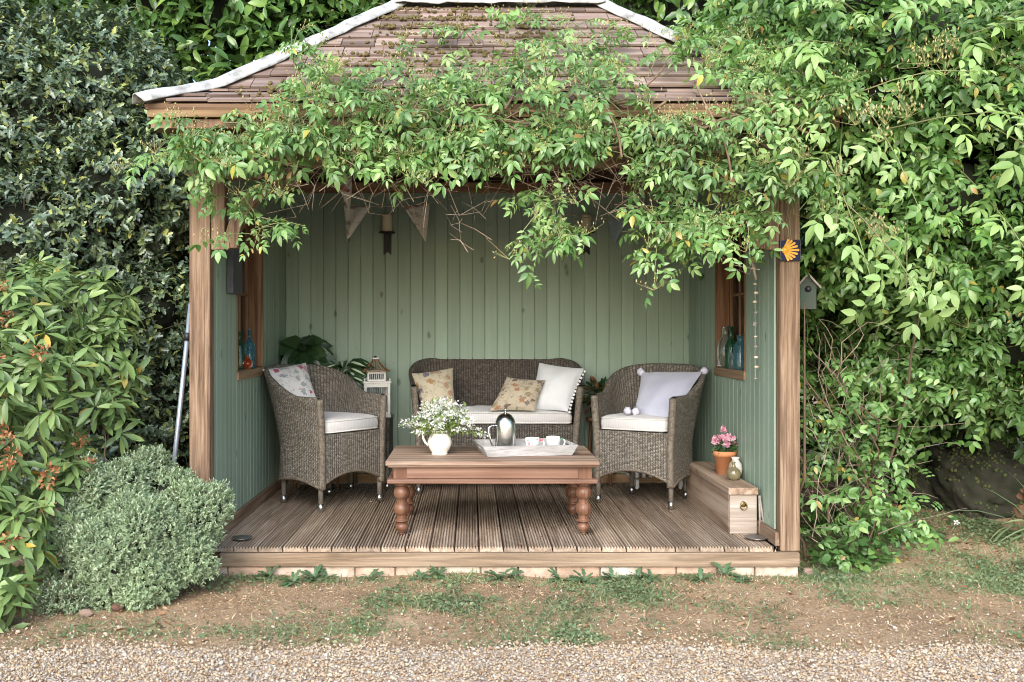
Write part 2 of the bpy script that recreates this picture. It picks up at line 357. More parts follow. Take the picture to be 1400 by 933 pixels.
M['weed']=leafmat('weed_leaves',[(0,(.06,.12,.055)),(1,(.11,.18,.09))],.5,.2,.4,.2)
M['houseplant']=leafmat('dark_house_leaves',[(0,(.018,.045,.018)),(1,(.035,.075,.028))],.3,.1,.5,.2)
M['petal_white']=leafmat('white_petals',[(0,(.62,.64,.58)),(1,(.76,.77,.74))],.7,.25,.2,.05,(1.1,1.1,1))
M['petal_pink']=leafmat('pink_petals',[(0,(.55,.20,.30)),(.5,(.68,.38,.46)),(1,(.74,.60,.63))],.7,.25,.2,.05,(1.1,.9,.9))
M['ivy']=leafmat('ivy_leaves',[(0,(.05,.11,.035)),(.7,(.085,.17,.05)),(1,(.15,.24,.07))],.35,.2,.5,.3)
def varieg():
    g=G('striped_leaves'); uv=g.n('ShaderNodeTexCoord').outputs['UV']; sp=g.n('ShaderNodeSeparateXYZ'); g.put(sp.inputs[0],uv)
    return simple('striped_leaves_plain',(.04,.09,.035))
# ------------------------------------------------------------------ foliage tools (numpy)
def unit(a): return a/np.maximum(np.linalg.norm(a,axis=-1,keepdims=True),1e-9)
def rnd(n): return rng.normal(size=(n,3))
def leafN(ys,ws,fold=.25,curl=-.25,off=(0,0,0)):
    """one leaf along +Y of length 1: midrib and two edges"""
    vs=[];fs=[];idx=[]
    for y,w in zip(ys,ws):
        z=curl*y*y
        if w<=0: idx.append((len(vs),)); vs.append((0,y,z))
        else: idx.append((len(vs),len(vs)+1,len(vs)+2)); vs+= [(-w,y,z+fold*w),(0,y,z),(w,y,z+fold*w)]
    for a,b in zip(idx[:-1],idx[1:]):
        if len(a)==1 and len(b)==3: fs+=[(a[0],b[1],b[0]),(a[0],b[2],b[1])]
        elif len(a)==3 and len(b)==1: fs+=[(a[0],a[1],b[0]),(a[1],a[2],b[0])]
        elif len(a)==3: fs+=[(a[0],a[1],b[1],b[0]),(a[1],a[2],b[2],b[1])]
    return np.array(vs,float),fs
def compound(pairs=2,leaflet=None,size=.45,droop=-.3,spread=58):
    """pinnate leaf of length 1 along +Y made of separate leaflets"""
    tv,tf=leaflet; V=[];F=[]
    def put(base,ang,sc,tilt):
        a=math.radians(ang); m=Matrix.Rotation(-a,3,'Z') @ Matrix.Rotation(tilt,3,'X')
        b=sum(len(x) for x in V); V.append((np.array(m)@ (tv*sc).T).T+base)
        F.extend([tuple(i+b for i in f) for f in tf])
    put(np.array((0,1-size,droop*(1-size)**2)),0,size,math.atan(2*droop*.6))
    for k in range(pairs):
        y=(1-size)*(1-.42*k)*.96-.02
        for s in (-1,1): put(np.array((0,y,droop*y*y)),s*(spread+6*k),size*(.92-.12*k),-.15-.2*random.random())
    return np.concatenate(V),F
LEAF=leafN((0,.3,.66,1),(0,.24,.20,0),.3,-.22)
LEAF_S=leafN((0,.42,1),(0,.25,0),.35,-.15)
ROSE_L=leafN((0,.2,.5,.82,1),(0,.17,.22,.11,0),.35,-.3)
ROSE=[compound(2,ROSE_L,.44,-.35),compound(3,ROSE_L,.40,-.15),compound(3,ROSE_L,.38,-.45),compound(2,ROSE_L,.46,-.5),compound(3,leafN((0,.25,.55,.82,1),(0,.21,.27,.14,0),.2,-.4),.36,-.2),compound(3,leafN((0,.25,.55,.82,1),(0,.14,.17,.09,0),.5,-.2),.42,-.6)]
ROSE_S=[compound(2,LEAF,.44,-.35),compound(2,LEAF,.42,-.1),compound(3,LEAF,.38,-.4)]
RHODO_L=leafN((0,.12,.45,.8,1),(0,.045,.13,.11,0),.3,-.3)
LAUREL_L=leafN((0,.2,.55,.85,1),(0,.13,.2,.12,0),.3,-.3)
HOLLY_L=leafN((0,.15,.3,.48,.62,.8,1),(0,.24,.15,.27,.15,.18,0),.45,-.2)
HEBE_L=leafN((0,.5,1),(0,.19,0),.35,.1)
def scatter(name,tpl,Pp,Ff,Uu,Ss,m,parent,smooth=True,kind=None):
    """many copies of small template(s) as ONE mesh object (leaves of one plant)"""
    tpls=tpl if isinstance(tpl,list) else [tpl]
    n=len(Pp); Ff=unit(Ff); R=unit(np.cross(Ff,Uu)); U2=np.cross(R,Ff); Ss=np.broadcast_to(np.asarray(Ss,float),(n,))
    org=ORG[parent.name] if parent is not None else np.zeros(3)
    pick=rng.integers(0,len(tpls),n); V=[];L=[];C=[];base=0
    for t,(tv,tf) in enumerate(tpls):
        k=np.where(pick==t)[0]
        if not len(k): continue
        v=(Pp[k][:,None,:]+Ss[k][:,None,None]*(tv[None,:,0:1]*R[k][:,None,:]+tv[None,:,1:2]*Ff[k][:,None,:]+tv[None,:,2:3]*U2[k][:,None,:]))
        fl=np.concatenate([np.array(f) for f in tf]); cn=np.array([len(f) for f in tf])
        L.append((fl[None,:]+base+np.arange(len(k))[:,None]*len(tv)).ravel()); C.append(np.tile(cn,len(k)))
        V.append(v.reshape(-1,3)); base+=len(k)*len(tv)
    V=np.concatenate(V)-org; L=np.concatenate(L); C=np.concatenate(C)
    me=bpy.data.meshes.new(name); me.vertices.add(len(V)); me.vertices.foreach_set('co',V.ravel())
    me.loops.add(len(L)); me.loops.foreach_set('vertex_index',L.astype(np.int32))
    me.polygons.add(len(C)); st=np.concatenate(([0],np.cumsum(C)[:-1])); me.polygons.foreach_set('loop_start',st.astype(np.int32))
    me.polygons.foreach_set('use_smooth',np.full(len(C),smooth)); me.update(calc_edges=True); me.validate()
    o=link_mesh(name,me,m,parent); ORG[o.name]=org
    return o
def sphere_pts(sph,n,inside=.82,back=.35):
    """points on the outer skin of a union of balls (x,y,z,r), with outward normals"""
    sph=np.asarray(sph,float); w=sph[:,3]**2; PP=[];NN=[];tot=0
    while tot<n:
        k=rng.choice(len(sph),int(n*1.5),p=w/w.sum()); nn=unit(rnd(len(k))); p=sph[k,:3]+nn*sph[k,3:4]
        d=np.linalg.norm(p[:,None,:]-sph[None,:,:3],axis=2)/sph[None,:,3]; d[np.arange(len(k)),k]=9
        ok=(d.min(1)>inside)&(p[:,2]>GZ-.05)&(nn[:,1]<back); PP.append(p[ok]); NN.append(nn[ok]); tot+=int(ok.sum())
    return np.concatenate(PP)[:n],np.concatenate(NN)[:n]
def lumps(box,n,r,seed_fun=None):
    a=rng.uniform(size=(n,3)); x0,x1,y0,y1,z0,z1=box
    p=np.stack((x0+(x1-x0)*a[:,0],y0+(y1-y0)*a[:,1],z0+(z1-z0)*a[:,2]),1)
    return np.concatenate((p,rng.uniform(r[0],r[1],(n,1))),1)
def core(sph,k,parent,m=None,name='shade_core'):  # added solid dark balls that block sky light and darken leaf gaps
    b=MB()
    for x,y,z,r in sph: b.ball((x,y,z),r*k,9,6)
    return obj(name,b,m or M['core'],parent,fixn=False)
def twig_leaves(p,nrm,per,tl,ll,depth=.15,outw=.8,upw=.4,rw=.6,droop=0):
    """twigs growing from skin points, each with leaves all round it; returns leaf P,F,U,S and twig ends"""
    n=len(p); p=p-nrm*rng.exponential(depth,(n,1)); t=unit(nrm*outw+np.array((0,0,upw))+rnd(n)*rw)
    L=rng.uniform(tl*.6,tl*1.3,(n,1)); j=np.tile(np.arange(per)/max(per-1,1),n); pi=np.repeat(np.arange(n),per)
    T=t[pi]; pos=p[pi]+T*L[pi]*(.15+.85*j[:,None]); rad=rnd(n*per); rad-=T*np.sum(rad*T,1,keepdims=True); rad=unit(rad)
    f=unit(T*(.35+.6*j[:,None])+rad+np.array((0,0,-droop))); u=unit(T+np.array((0,0,.7))+rnd(n*per)*.25)
    s=ll*rng.uniform(.65,1.2,n*per)
    return pos,f,u,s,p,p+t*L
def stems(name,A,B,r,m,parent,sag=.0,nseg=3,sides=3):
    b=MB()
    for a,c in zip(A,B):
        pts=[a+(c-a)*q+np.array((0,0,-sag*4*q*(1-q)))*np.linalg.norm(c-a) + (rng.normal(size=3)*.02*np.linalg.norm(c-a) if 0<q<1 else 0) for q in np.linspace(0,1,nseg+1)]
        b.tube(pts,np.linspace(r,r*.5,nseg+1),sides,False)
    return obj(name,b,m,parent,fixn=False)
def bush(name,label,cat,sph,n,per,tl,ll,tpl,m,group=None,depth=.15,corek=.8,stem_m=None,stem_n=200,**kw):
    s=np.asarray(sph); loc=(s[:,0].mean(),s[:,1].mean(),max(GZ,(s[:,2]-s[:,3]).min()))
    o=thing(name,label,cat,loc,group)
    p,nn=sphere_pts(s,n)
    pos,f,u,sc,a,b=twig_leaves(p,nn,per,tl,ll,depth,**kw)
    scatter('leaves',tpl,pos,f,u,sc,m,o)
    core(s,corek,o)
    if stem_n: k=rng.choice(len(a),min(stem_n,len(a)),False); stems('twigs',a[k]-(b[k]-a[k])*.6,b[k],.004,stem_m or M['twig'],o)
    return o,p,nn
def noise2(x,y,seed=0,scale=1.0,oct=4):
    r=np.random.default_rng(seed); out=np.zeros_like(x,float); amp=1.0; fr=scale
    for _ in range(oct):
        for _ in range(3):
            a=r.uniform(0,2*PI); ph=r.uniform(0,2*PI); out+=amp*np.sin((x*math.cos(a)+y*math.sin(a))*fr*2*PI*r.uniform(.7,1.3)+ph)/3
        amp*=.55; fr*=2.1
    return out
# ------------------------------------------------------------------ the setting
def ground_h(x,y):
    """gentle lie of the land: rises a little to the back on the rock side"""
    h=GZ+.012*noise2(x,y,3,.8,4)
    h=h+np.clip(x-1.85,0,2)*np.clip(y+.2,0,2)*.07
    return h
EDGE=lambda x: -1.225+.05*noise2(x,x*0,9,.35,4)-.0*x
def sheet(name,xs,ys,hf,m,kind='structure'):
    X,Y=np.meshgrid(xs,ys); Z=hf(X,Y); n,k=len(ys),len(xs)
    b=MB(); b.add(np.stack((X.ravel(),Y.ravel(),Z.ravel()),1),[(j*k+i,j*k+i+1,(j+1)*k+i+1,(j+1)*k+i) for j in range(n-1) for i in range(k-1)],True)
    me=bpy.data.meshes.new(name); me.from_pydata(b.v,[],b.f); me.polygons.foreach_set('use_smooth',[True]*len(b.f)); me.update()
    o=link_mesh(name,me,m,None); ORG[o.name]=np.zeros(3); tag(o,kind=kind); return o
def m_ground():
    g=G('dry_garden_soil'); v=g.coord()
    a=g.noise(v,3.2,6,.6); b=g.noise(v,26,6,.7); c=g.noise(v,120,4,.7)
    col=g.ramp(a,[(.3,(.25,.165,.09)),(.5,(.36,.24,.135)),(.7,(.45,.325,.20))])
    col=g.mix(g.math('MULTIPLY',g.step(b,.45,.7),.6),col,(.20,.135,.085))
    col=g.mix(g.math('MULTIPLY',g.step(c,.52,.66),.75),col,(.52,.40,.29)); col=g.mix(g.math('MULTIPLY',g.step(g.noise(v,75,4,.7),.54,.66),.7),col,(.13,.09,.055))
    return g.done(g.bsdf(col,.95,0,g.bump(g.math('MULTIPLY_ADD',c,.5,b),.02,.8),.15))
def m_gravelbed():
    g=G('gravel_bed'); v=g.coord(); vo=g.vor(v,85); sp=g.n('ShaderNodeSeparateColor'); g.put(sp.inputs[0],vo.outputs['Color'])
    col=g.ramp(sp.outputs[0],[(0,(.30,.20,.14)),(.4,(.42,.31,.235)),(.7,(.50,.41,.33)),(1,(.58,.54,.49))])
    return g.done(g.bsdf(col,.85,0,g.bump(g.math('SUBTRACT',1,vo.outputs['Distance']),.008,1),.3))
xs=np.unique(np.concatenate((np.linspace(-60,-6,12),np.linspace(-6,6,121),np.linspace(6,60,12))))
ys=np.unique(np.concatenate((np.linspace(-60,-3,12),np.linspace(-3,4,71),np.linspace(4,60,12))))
sheet('ground',xs,ys,lambda X,Y: np.where((np.abs(X)<8)&(np.abs(Y)<6),ground_h(X,Y),GZ),m_ground())
gx=np.linspace(-9,9,181)
def gravel_strip():
    rows=np.linspace(0,1,24); X=np.tile(gx,(24,1)); e=EDGE(gx)
    Y=e[None,:]+(-7-e[None,:])*rows[:,None]**2; Z=ground_h(X,Y)+.006
    b=MB(); k=len(gx)
    me=bpy.data.meshes.new('gravel_drive'); me.from_pydata(np.stack((X.ravel(),Y.ravel(),Z.ravel()),1).tolist(),[],[(j*k+i,(j+1)*k+i,(j+1)*k+i+1,j*k+i+1) for j in range(23) for i in range(k-1)])
    me.update(); o=link_mesh('gravel_drive',me,m_gravelbed(),None); tag(o,kind='structure')
gravel_strip()
def ico():
    t=(1+5**.5)/2; v=unit(np.array([(-1,t,0),(1,t,0),(-1,-t,0),(1,-t,0),(0,-1,t),(0,1,t),(0,-1,-t),(0,1,-t),(t,0,-1),(t,0,1),(-t,0,-1),(-t,0,1)],float))
    f=[(0,11,5),(0,5,1),(0,1,7),(0,7,10),(0,10,11),(1,5,9),(5,11,4),(11,10,2),(10,7,6),(7,1,8),(3,9,4),(3,4,2),(3,2,6),(3,6,8),(3,8,9),(4,9,5),(2,4,11),(6,2,10),(8,6,7),(9,8,1)]
    return v,f
IV,IF=ico()
PEB=[(IV*np.array(s)*(1+.18*rng.normal(size=(12,1))),IF) for s in ((.55,.42,.3),(.5,.5,.33),(.6,.36,.36),(.48,.4,.4))]
def pebbles():
    n=64000; x=rng.uniform(-2.7,3.1,n); y=rng.uniform(-2.05,-1.0,n); keep=(y<EDGE(x)+.03*rng.normal(size=n)+.02)
    k2=8000; x=np.concatenate((x[keep],rng.uniform(-2.7,3.1,900))); y=np.concatenate((y[keep],-1.20+np.abs(rng.normal(size=900))*.14))
    z=ground_h(x,y)+.009+rng.uniform(0,.006,len(x)); s=np.clip(rng.lognormal(math.log(.0087),.38,len(x)),.005,.026)
    f=rnd(len(x))*np.array((1,1,.25)); u=rnd(len(x))*.4+np.array((0,0,1))
    m=leafmat('gravel_stones',[(0,(.16,.105,.065)),(.2,(.30,.205,.12)),(.4,(.375,.28,.18)),(.6,(.41,.335,.24)),(.85,(.33,.285,.23)),(1,(.50,.455,.38))],.75,0,.3,.12)
    o=scatter('gravel',PEB,np.stack((x,y,z),1),f,u,s,m,None,True); tag(o,'loose tan and pale gravel stones over the drive','gravel',kind='stuff')
pebbles()
BLADE=[(np.array([(-.07,0,0),(.07,0,0),(-.055,.5,-.08),(.055,.5,-.08),(0,1,-.3)]),[(0,1,3,2),(2,3,4)])]
def blades(name,n,dens,length,m,label,flat=.5,box=(-2.6,3.2,-1.35,1.6)):
    x=rng.uniform(box[0],box[1],n); y=rng.uniform(box[2],box[3],n); ok=(rng.uniform(size=n)<dens(x,y))&~((x>-1.5)&(x<1.75)&(y>-.035))
    x,y=x[ok],y[ok]; n=len(x)
    f=rnd(n)*np.array((1,1,.3))*flat+np.array((0,0,1))*(1-flat); u=rnd(n)+np.array((0,-.3,.6))
    o=scatter(name,BLADE,np.stack((x,y,ground_h(x,y)-.002),1),f,u,length*rng.uniform(.5,1.4,n),m,None); tag(o,label,name.replace('_',' '),kind='stuff'); return o
def gd(x,y): return gd0(x,y)*np.where((x>-.6)&(x<1.4),1.35,1)
def gd0(x,y):
    w=noise2(x,y,21,.9,5)
    band=np.exp(-((y+1.03+.05*np.sin(x*3))/.11)**2)*np.clip((x+1.6)*1.5,0,1)*np.clip((1.0-x)*1.6,0,1)*1.2     # tuft line by the gravel
    wall=np.exp(-((y+.12)/.10)**2)*.5
    mid=np.clip(.28+.6*w,0,1)*np.clip((x+.9)*.9,0,1)*np.clip((1.6-x)*1.2,.05,1)*.9
    left=np.clip(w-.1,0,1)*.25
    right=np.where(x>1.75,np.clip(.62+.7*w,0,1)*np.clip((y+.75)*2.2,0.06,1)*1.1,0)
    d=(band*np.clip(.6+.8*w,0.1,1)+wall+mid*.95+left*1.3+right)
    return np.where(y<EDGE(x)+.02,0,d)*.75
blades('grass',150000,gd,.033,M['grass'],'sparse green grass growing through the dry ground',.62)
blades('dry_grass',150000,lambda x,y: np.where(y<EDGE(x)+.02,.02,.5+.4*noise2(x,y,33,.7,4))*np.where(y>.6,.4,1),.024,M['straw'],'straw coloured dead grass lying on the bare soil',.93)
XL,XR=-1.39,1.62
def litter():
    n=1500; x=rng.uniform(-2.4,3.2,n); y=rng.uniform(-1.2,1.7,n); w=np.where(x<-1.2,.6,np.where(x>1.75,np.clip((y+.3)*.8+.15,0.1,1),.13))
    w=np.where((x>1.75)&(y>.6),1,w); ok=(rng.uniform(size=n)<w)&~((x>-1.5)&(x<1.75)&(y>-.03)); x,y=x[ok],y[ok]; n=len(x)
    z=ground_h(x,y)+.008; k=90; x=np.concatenate((x,rng.uniform(XL+.1,XR-.1,k))); y=np.concatenate((y,rng.uniform(0,1,k)**1.6*1.9+.02)); z=np.concatenate((z,np.full(k,.004))); n=len(x)
    o=scatter('fallen_leaves',LEAF,np.stack((x,y,z),1),rnd(n)*np.array((1,1,.2)),rnd(n)*.35+np.array((0,0,1)),np.where(np.arange(n)>=n-90,.45,1)*rng.uniform(.02,.055,n),M['litter'],None)
    tag(o,'brown fallen leaves scattered over the soil','leaf litter',kind='stuff')
litter()
def carpet():
    n=170000; x=rng.uniform(-1.9,3.2,n); y=rng.uniform(-1.25,1.2,n); w=noise2(x,y,51,1.3,4); d=gd(x,y)*np.clip(.3+1.6*w,0,1.3)
    ok=(rng.uniform(size=n)<d)&~((x>-1.5)&(x<1.75)&(y>-.035)); x,y=x[ok],y[ok]; n=len(x)
    tpl=[leafN((0,.25,.6,1),(0,.28,.32,0),.2,-.3),leafN((0,.5,1),(0,.17,0),.3,-.3)]
    o=scatter('ground_weeds',tpl,np.stack((x,y,ground_h(x,y)+rng.uniform(.002,.016,n)),1),rnd(n)*np.array((1,1,.3)),rnd(n)*.45+np.array((0,-.2,1)),rng.uniform(.010,.026,n),leafmat('ground_weed_leaves',[(0,(.085,.135,.06)),(.6,(.14,.19,.095)),(1,(.24,.27,.14))],.5,.2,.4,.2),None)
    tag(o,'low carpet of blue green weeds among the thin grass','weeds',kind='stuff')
carpet()
def crumbs():
    n=16000; x=rng.uniform(-2.5,3.2,n); y=rng.uniform(-1.25,1.5,n); ok=(y>EDGE(x)-.05)&~((x>-1.5)&(x<1.75)&(y>-.03)); x,y=x[ok],y[ok]; n=len(x)
    o=scatter('soil_crumbs',PEB,np.stack((x,y,ground_h(x,y)+.003),1),rnd(n),rnd(n),np.clip(rng.lognormal(math.log(.0068),.45,n),.003,.02),leafmat('soil_crumb',[(0,(.14,.095,.06)),(.5,(.30,.20,.13)),(.85,(.40,.29,.20)),(1,(.52,.46,.40))],.95,0,.1,.1),None)
    tag(o,'crumbs of dry soil and grit on the bare ground','soil',kind='stuff')
crumbs()
# ------------------------------------------------------------------ the summerhouse
XL,XR,YB=-1.39,1.62,2.2           # inner faces of the walls
ZW=2.16                           # wall head
sh=thing('summerhouse','open fronted green boarded summerhouse with tiled hip roof and timber deck','summerhouse',(.115,1.1,GZ))
BW=.0929
def board_profile(w,d=.0055,g=.0042):
    return [(0,-d),(.0012,-d),(g,-.001),(g+.004,0),(w-.004,0),(w-.0015,-.0015),(w,-d)]
def boards(name,axis,a0,a1,face,sgn,openings=(),z0=.0,z1=ZW,w=BW):
    """vertical boards with V joints; face = plane coordinate, sgn = direction the face looks"""
    b=MB(); a=a0
    while a<a1-.004:
        e=min(a+w,a1); segs=[(z0,z1)]
        for (o0,o1,q0,q1) in openings:
            if a>=o0-.02 and e<=o1+.02: segs=[(z0,q0),(q1,z1)]
        for s0,s1 in segs:
            pr=[(a+min(p,e-a),face+sgn*q) for p,q in board_profile(w) if p<=e-a+1e-6]+([(e,face)] if e-a<w-1e-6 else [])
            n=len(pr); vs=[]
            for z in (s0,s1):
                for p,q in pr: vs.append((p,q,z) if axis=='x' else (q,p,z))
            b.add(vs,[(i,i+1,n+i+1,n+i) for i in range(n-1)])
        a+=w
    me_o=obj(name,b,M['paint'],sh,fixn=False); return me_o
WIN=(.1+6*.0917,.1+14*.0917,.865,1.86)
bw=boards('wall','x',XL,XR,YB,-1); ORG
q=boards('wall','y',.1,YB,XL,1,[WIN],w=.0917); q=boards('wall','y',.1,YB,XR,-1,[WIN],w=.0917)
# outer skins behind the boards
b=MB(); b.box(XL-.1,XR+.1,YB+.012,YB+.1,0,ZW); obj('outer_cladding',b,M['under_roof'],sh)
for xf,sg in ((XL,-1),(XR,1)):
    b=MB(); xa,xb=sorted((xf+sg*.012,xf+sg*.1))
    w0,w1,q0,q1=WIN
    b.box(xa,xb,.1,w0,0,ZW); b.box(xa,xb,w1,YB+.01,0,ZW); b.box(xa,xb,w0+.001,w1-.001,0,q0); b.box(xa,xb,w0+.001,w1-.001,q1,ZW)
    obj('outer_cladding',b,M['under_roof'],sh)
    # window: frame lining, sill, sash bars, pane
    wn=MB(); t=.022
    x1,x2=sorted((xf-sg*.006,xf+sg*.115))
    wn.box(x1,x2,w0+.003,w0+t,q0+.03,q1-.003); wn.box(x1,x2,w1-t,w1-.003,q0+.03,q1-.003); wn.box(x1,x2,w0+t+.001,w1-t-.001,q1-t,q1-.003)
    win=obj('window',wn,M['window_wood'],sh,.003)
    s=MB(); x1,x2=sorted((xf-sg*.012,xf+sg*.118)); s.box(x1,x2,w0+.003,w1-.003,q0-.028,q0+.028); obj('sill',s,M['window_woody'],win,.004)
    fr=MB(); fx=xf+sg*.10; x1,x2=fx-.018,fx+.018; a0,a1,c0,c1=w0+t,w1-t,q0+.029,q1-t
    for (u0,u1,v0,v1) in ((a0,a0+.04,c0,c1),(a1-.04,a1,c0,c1),(a0+.04,a1-.04,c0,c0+.04),(a0+.04,a1-.04,c1-.04,c1)): fr.box(x1,x2,u0+.001,u1-.001,v0+.001,v1-.001)
    for k in (1,2): yy=a0+(a1-a0)*k/3; fr.box(fx-.011,fx+.011,yy-.009,yy+.009,c0+.04,c1-.04)
    zz=(c0+c1)/2; fr.box(fx-.010,fx+.010,a0+.041,a1-.041,zz-.008,zz+.008)
    obj('sash',fr,M['window_wood'],win,.002)
    pn=MB(); pn.box(fx-.002,fx+.002,a0+.04,a1-.04,c0+.04,c1-.04); obj('pane',pn,M['pane'],win)
    # skirting
    k=MB(); x1,x2=sorted((xf-sg*.001,xf-sg*.024)); k.box(x1,x2,.0,YB-.01,.001,.072); obj('skirting',k,M['beamy'],sh,.003)
    c=MB(); x1,x2=sorted((xf-sg*.004,xf+sg*.012)); c.box(x1,x2,.085,.0985,.074,ZW-.2); obj('corner_trim',c,M['paint'],sh)
k=MB(); k.box(XL+.03,XR-.03,YB-.03,YB-.008,.001,.07); obj('skirting',k,M['beamx'],sh,.003)
# posts with chamfered edges
for x0,x1 in ((-1.487,-1.378),(1.624,1.728)):
    b=MB(); b.box(x0,x1,0.004,.098,-.0285,2.0); obj('post',b,M['post'],sh,.006)
# head beam and inner lintel
b=MB(); b.box(-1.487,1.728,-.006,.098,2.002,2.17); obj('beam',b,M['beamx'],sh,.006)
b=MB(); b.box(XL-.09,XR+.09,.1,2.28,ZW+.004,ZW+.06); 
wp=MB()
for (x0,x1,y0,y1) in ((XL-.1,XL+.0,.1,2.3),(XR,XR+.1,.1,2.3),(XL+.001,XR-.001,2.2,2.3)): wp.box(x0,x1,y0,y1,ZW+.003,ZW+.08)
obj('wall_plate',wp,M['beamx'],sh,.004)
# curved brackets
for xp,sg in ((-1.378,1),(1.624,-1)):
    br=MB(); vx0,vx1=sorted((xp+sg*.002,xp+sg*.075)); br.box(vx0,vx1,.012,.088,1.56,2.0)
    x1,x2=sorted((xp+sg*.076,xp+sg*.1)); br.box(x1,x2,.014,.086,1.565,1.60)
    hx0,hx1=sorted((xp+sg*.078,xp+sg*.46)); br.box(hx0,hx1,.012,.088,1.935,2.0)
    R0,R1=.40,.33; cx,cz=xp+sg*.47,1.57; n=12; vs=[]
    for i in range(n+1):
        a=PI/2*i/n
        for rr in (R0,R1):
            for y in (.02,.08): vs.append((cx-sg*rr*math.cos(a),y,cz+rr*math.sin(a)))
    fs=[]
    for i in range(n):
        o=i*4; fs+=[(o,o+1,o+5,o+4),(o+2,o+6,o+7,o+3),(o,o+4,o+6,o+2),(o+1,o+3,o+7,o+5)]
    fs+=[(0,2,3,1),(n*4,n*4+1,n*4+3,n*4+2)]
    br.add(vs,fs); obj('bracket',br,M['post'],sh,.004)
# deck of ribbed boards
db=MB(); DW=.1288; xx=-1.375; i=0
while xx<1.60:
    w=min(DW,1.603-xx)-.005; pr=[]; nr=8; p0=w/nr
    for r in range(nr):
        a=xx+r*p0
        pr+= [(a+.0002,-.010),(a+.0016,0),(a+p0-.0062,0),(a+p0-.0042,-.010)]
    pr=[(xx,-.027)]+pr+[(xx+w,-.027)]
    y0=-.012+rng.uniform(-.004,.004)
    n=len(pr); vs=[(x,y0,z) for x,z in pr]+[(x,YB-.035,z) for x,z in pr]
    db.add(vs,[(j,j+1,n+j+1,n+j) for j in range(n-1)]+[tuple(range(n)),tuple(range(2*n-1,n-1,-1))])
    xx+=DW
obj('deck',db,M['deck'],sh)
b=MB(); b.box(-1.32-.0,1.716,-.03,.015,-.102,-.030); obj('fascia',b,M['fascia'],sh,.004)
b=MB(); b.box(-1.487,1.728,.02,2.3,-.10,-.034); b.box(-1.487,-1.378,-.0,.019,-.10,-.001); obj('floor_frame',b,M['under_roof'],sh)
# brick plinth under the fascia
bp=MB(); x=-1.50; i=0
while x<1.70:
    w=rng.uniform(.17,.235); x1=min(x+w,1.715); bp.box(x+.004,x1-.004,-.012+rng.uniform(-.006,.006),.09,-.175,-.106+rng.uniform(-.002,.0)); x=x1
def m_brick():
    g=G('pale_bricks'); v=g.coord(); col=g.ramp(g.island(),[(0,(.40,.30,.22)),(.35,(.47,.40,.32)),(.7,(.42,.28,.20)),(1,(.50,.46,.40))])
    col=g.mix(g.step(g.noise(v,16,5),.45,.7),col,(.30,.21,.15)); return g.done(g.bsdf(col,.9,0,g.bump(g.noise(v,45,4),.006,.8),.2))
obj('plinth',bp,m_brick(),sh,.004)
b=MB(); b.box(-1.49,1.70,.005,.1,-.18,-.108); obj('plinth_mortar',b,simple('lime_mortar',(.30,.26,.22),(.22,.18,.15),12,rough=.95),sh)
# ---------------- roof
EX0,EX1,EY0,EY1,EZ=-1.665,1.905,-.175,2.375,2.285
RX0,RX1,RY,RZ=-.44,.80,1.10,3.195
G0,G1=.25,.165      # the sprocketed foot of the roof is flatter
gz=lambda s: np.where(s<G0,s*G1/G0,G1+(s-G0)*(1-G1)/(1-G0))
def roof_face(A,B,C,D,courses,under):
    """A-B eave (left to right seen from outside), D-C top; overlapping tile courses clipped at the hips"""
    A,B,C,D=[np.array(p,float) for p in (A,B,C,D)]
    nrm=np.cross(B-A,D-A); nrm/=np.linalg.norm(nrm); ex=(B-A)/np.linalg.norm(B-A)
    up=np.cross(nrm,ex); Ls=(D-A)@up; La=(B-A)@ex; xl=(D-A)@ex; xr=(C-A)@ex
    for c in range(courses):
        s0=c/courses; s1=min(1.0,(c+1.35)/courses)
        l0,l1=xl*s0,xl*s1; r0,r1=La+(xr-La)*s0,La+(xr-La)*s1
        x=l0-rng.uniform(0,.25); first=True
        while x<r0:
            w=rng.uniform(.15,.27); a0,a1=max(x,l0),min(x+w,r0); x+=w
            if a1-a0<.03: continue
            b0,b1=min(max(a0,l1),r1),max(min(a1,r1),l1)
            if b1-b0<.002: continue
            lift0=.026+rng.uniform(-.003,.006); lift1=.006; th=.013; g=.002; dy=rng.uniform(-.006,.006)
            vs=[]
            for (aa,ss,lf) in ((a0+g,s0*Ls+dy,lift0),(a1-g,s0*Ls+dy,lift0),(b1-g,s1*Ls,lift1),(b0+g,s1*Ls,lift1)):
                base=A+ex*aa+up*ss; vs+=[base+nrm*lf,base+nrm*(lf-th)]
            tb.add(vs,[(0,2,4,6),(1,7,5,3),(0,1,3,2),(2,3,5,4),(4,5,7,6),(6,7,1,0)])
    ub.add([A,B,C,D]+[p-nrm*.03 for p in (A,B,C,D)],[(0,1,2,3),(7,6,5,4),(0,4,5,1),(1,5,6,2),(2,6,7,3),(3,7,4,0)])
tb=MB(); ub=MB()
e=[(EX0,EY0,EZ),(EX1,EY0,EZ),(EX1,EY1,EZ),(EX0,EY1,EZ)]; r=[(RX0,RY,RZ),(RX1,RY,RZ)]
rr_=[r[0],r[1],r[1],r[0]]
kn=[tuple(np.array(a)*(1-G0)+np.array(c)*G0*np.array((1,1,0))+np.array((0,0,-EZ*(1-G0)+EZ+G1*(RZ-EZ)))) for a,c in zip(e,rr_)]
for i in range(4):
    j=(i+1)%4; roof_face(e[i],e[j],kn[j],kn[i],3,0); roof_face(kn[i],kn[j],rr_[j],rr_[i],9,0)
roof=obj('roof',tb,M['tile_roof'],sh); obj('sarking',ub,M['under_roof'],roof,fixn=False)
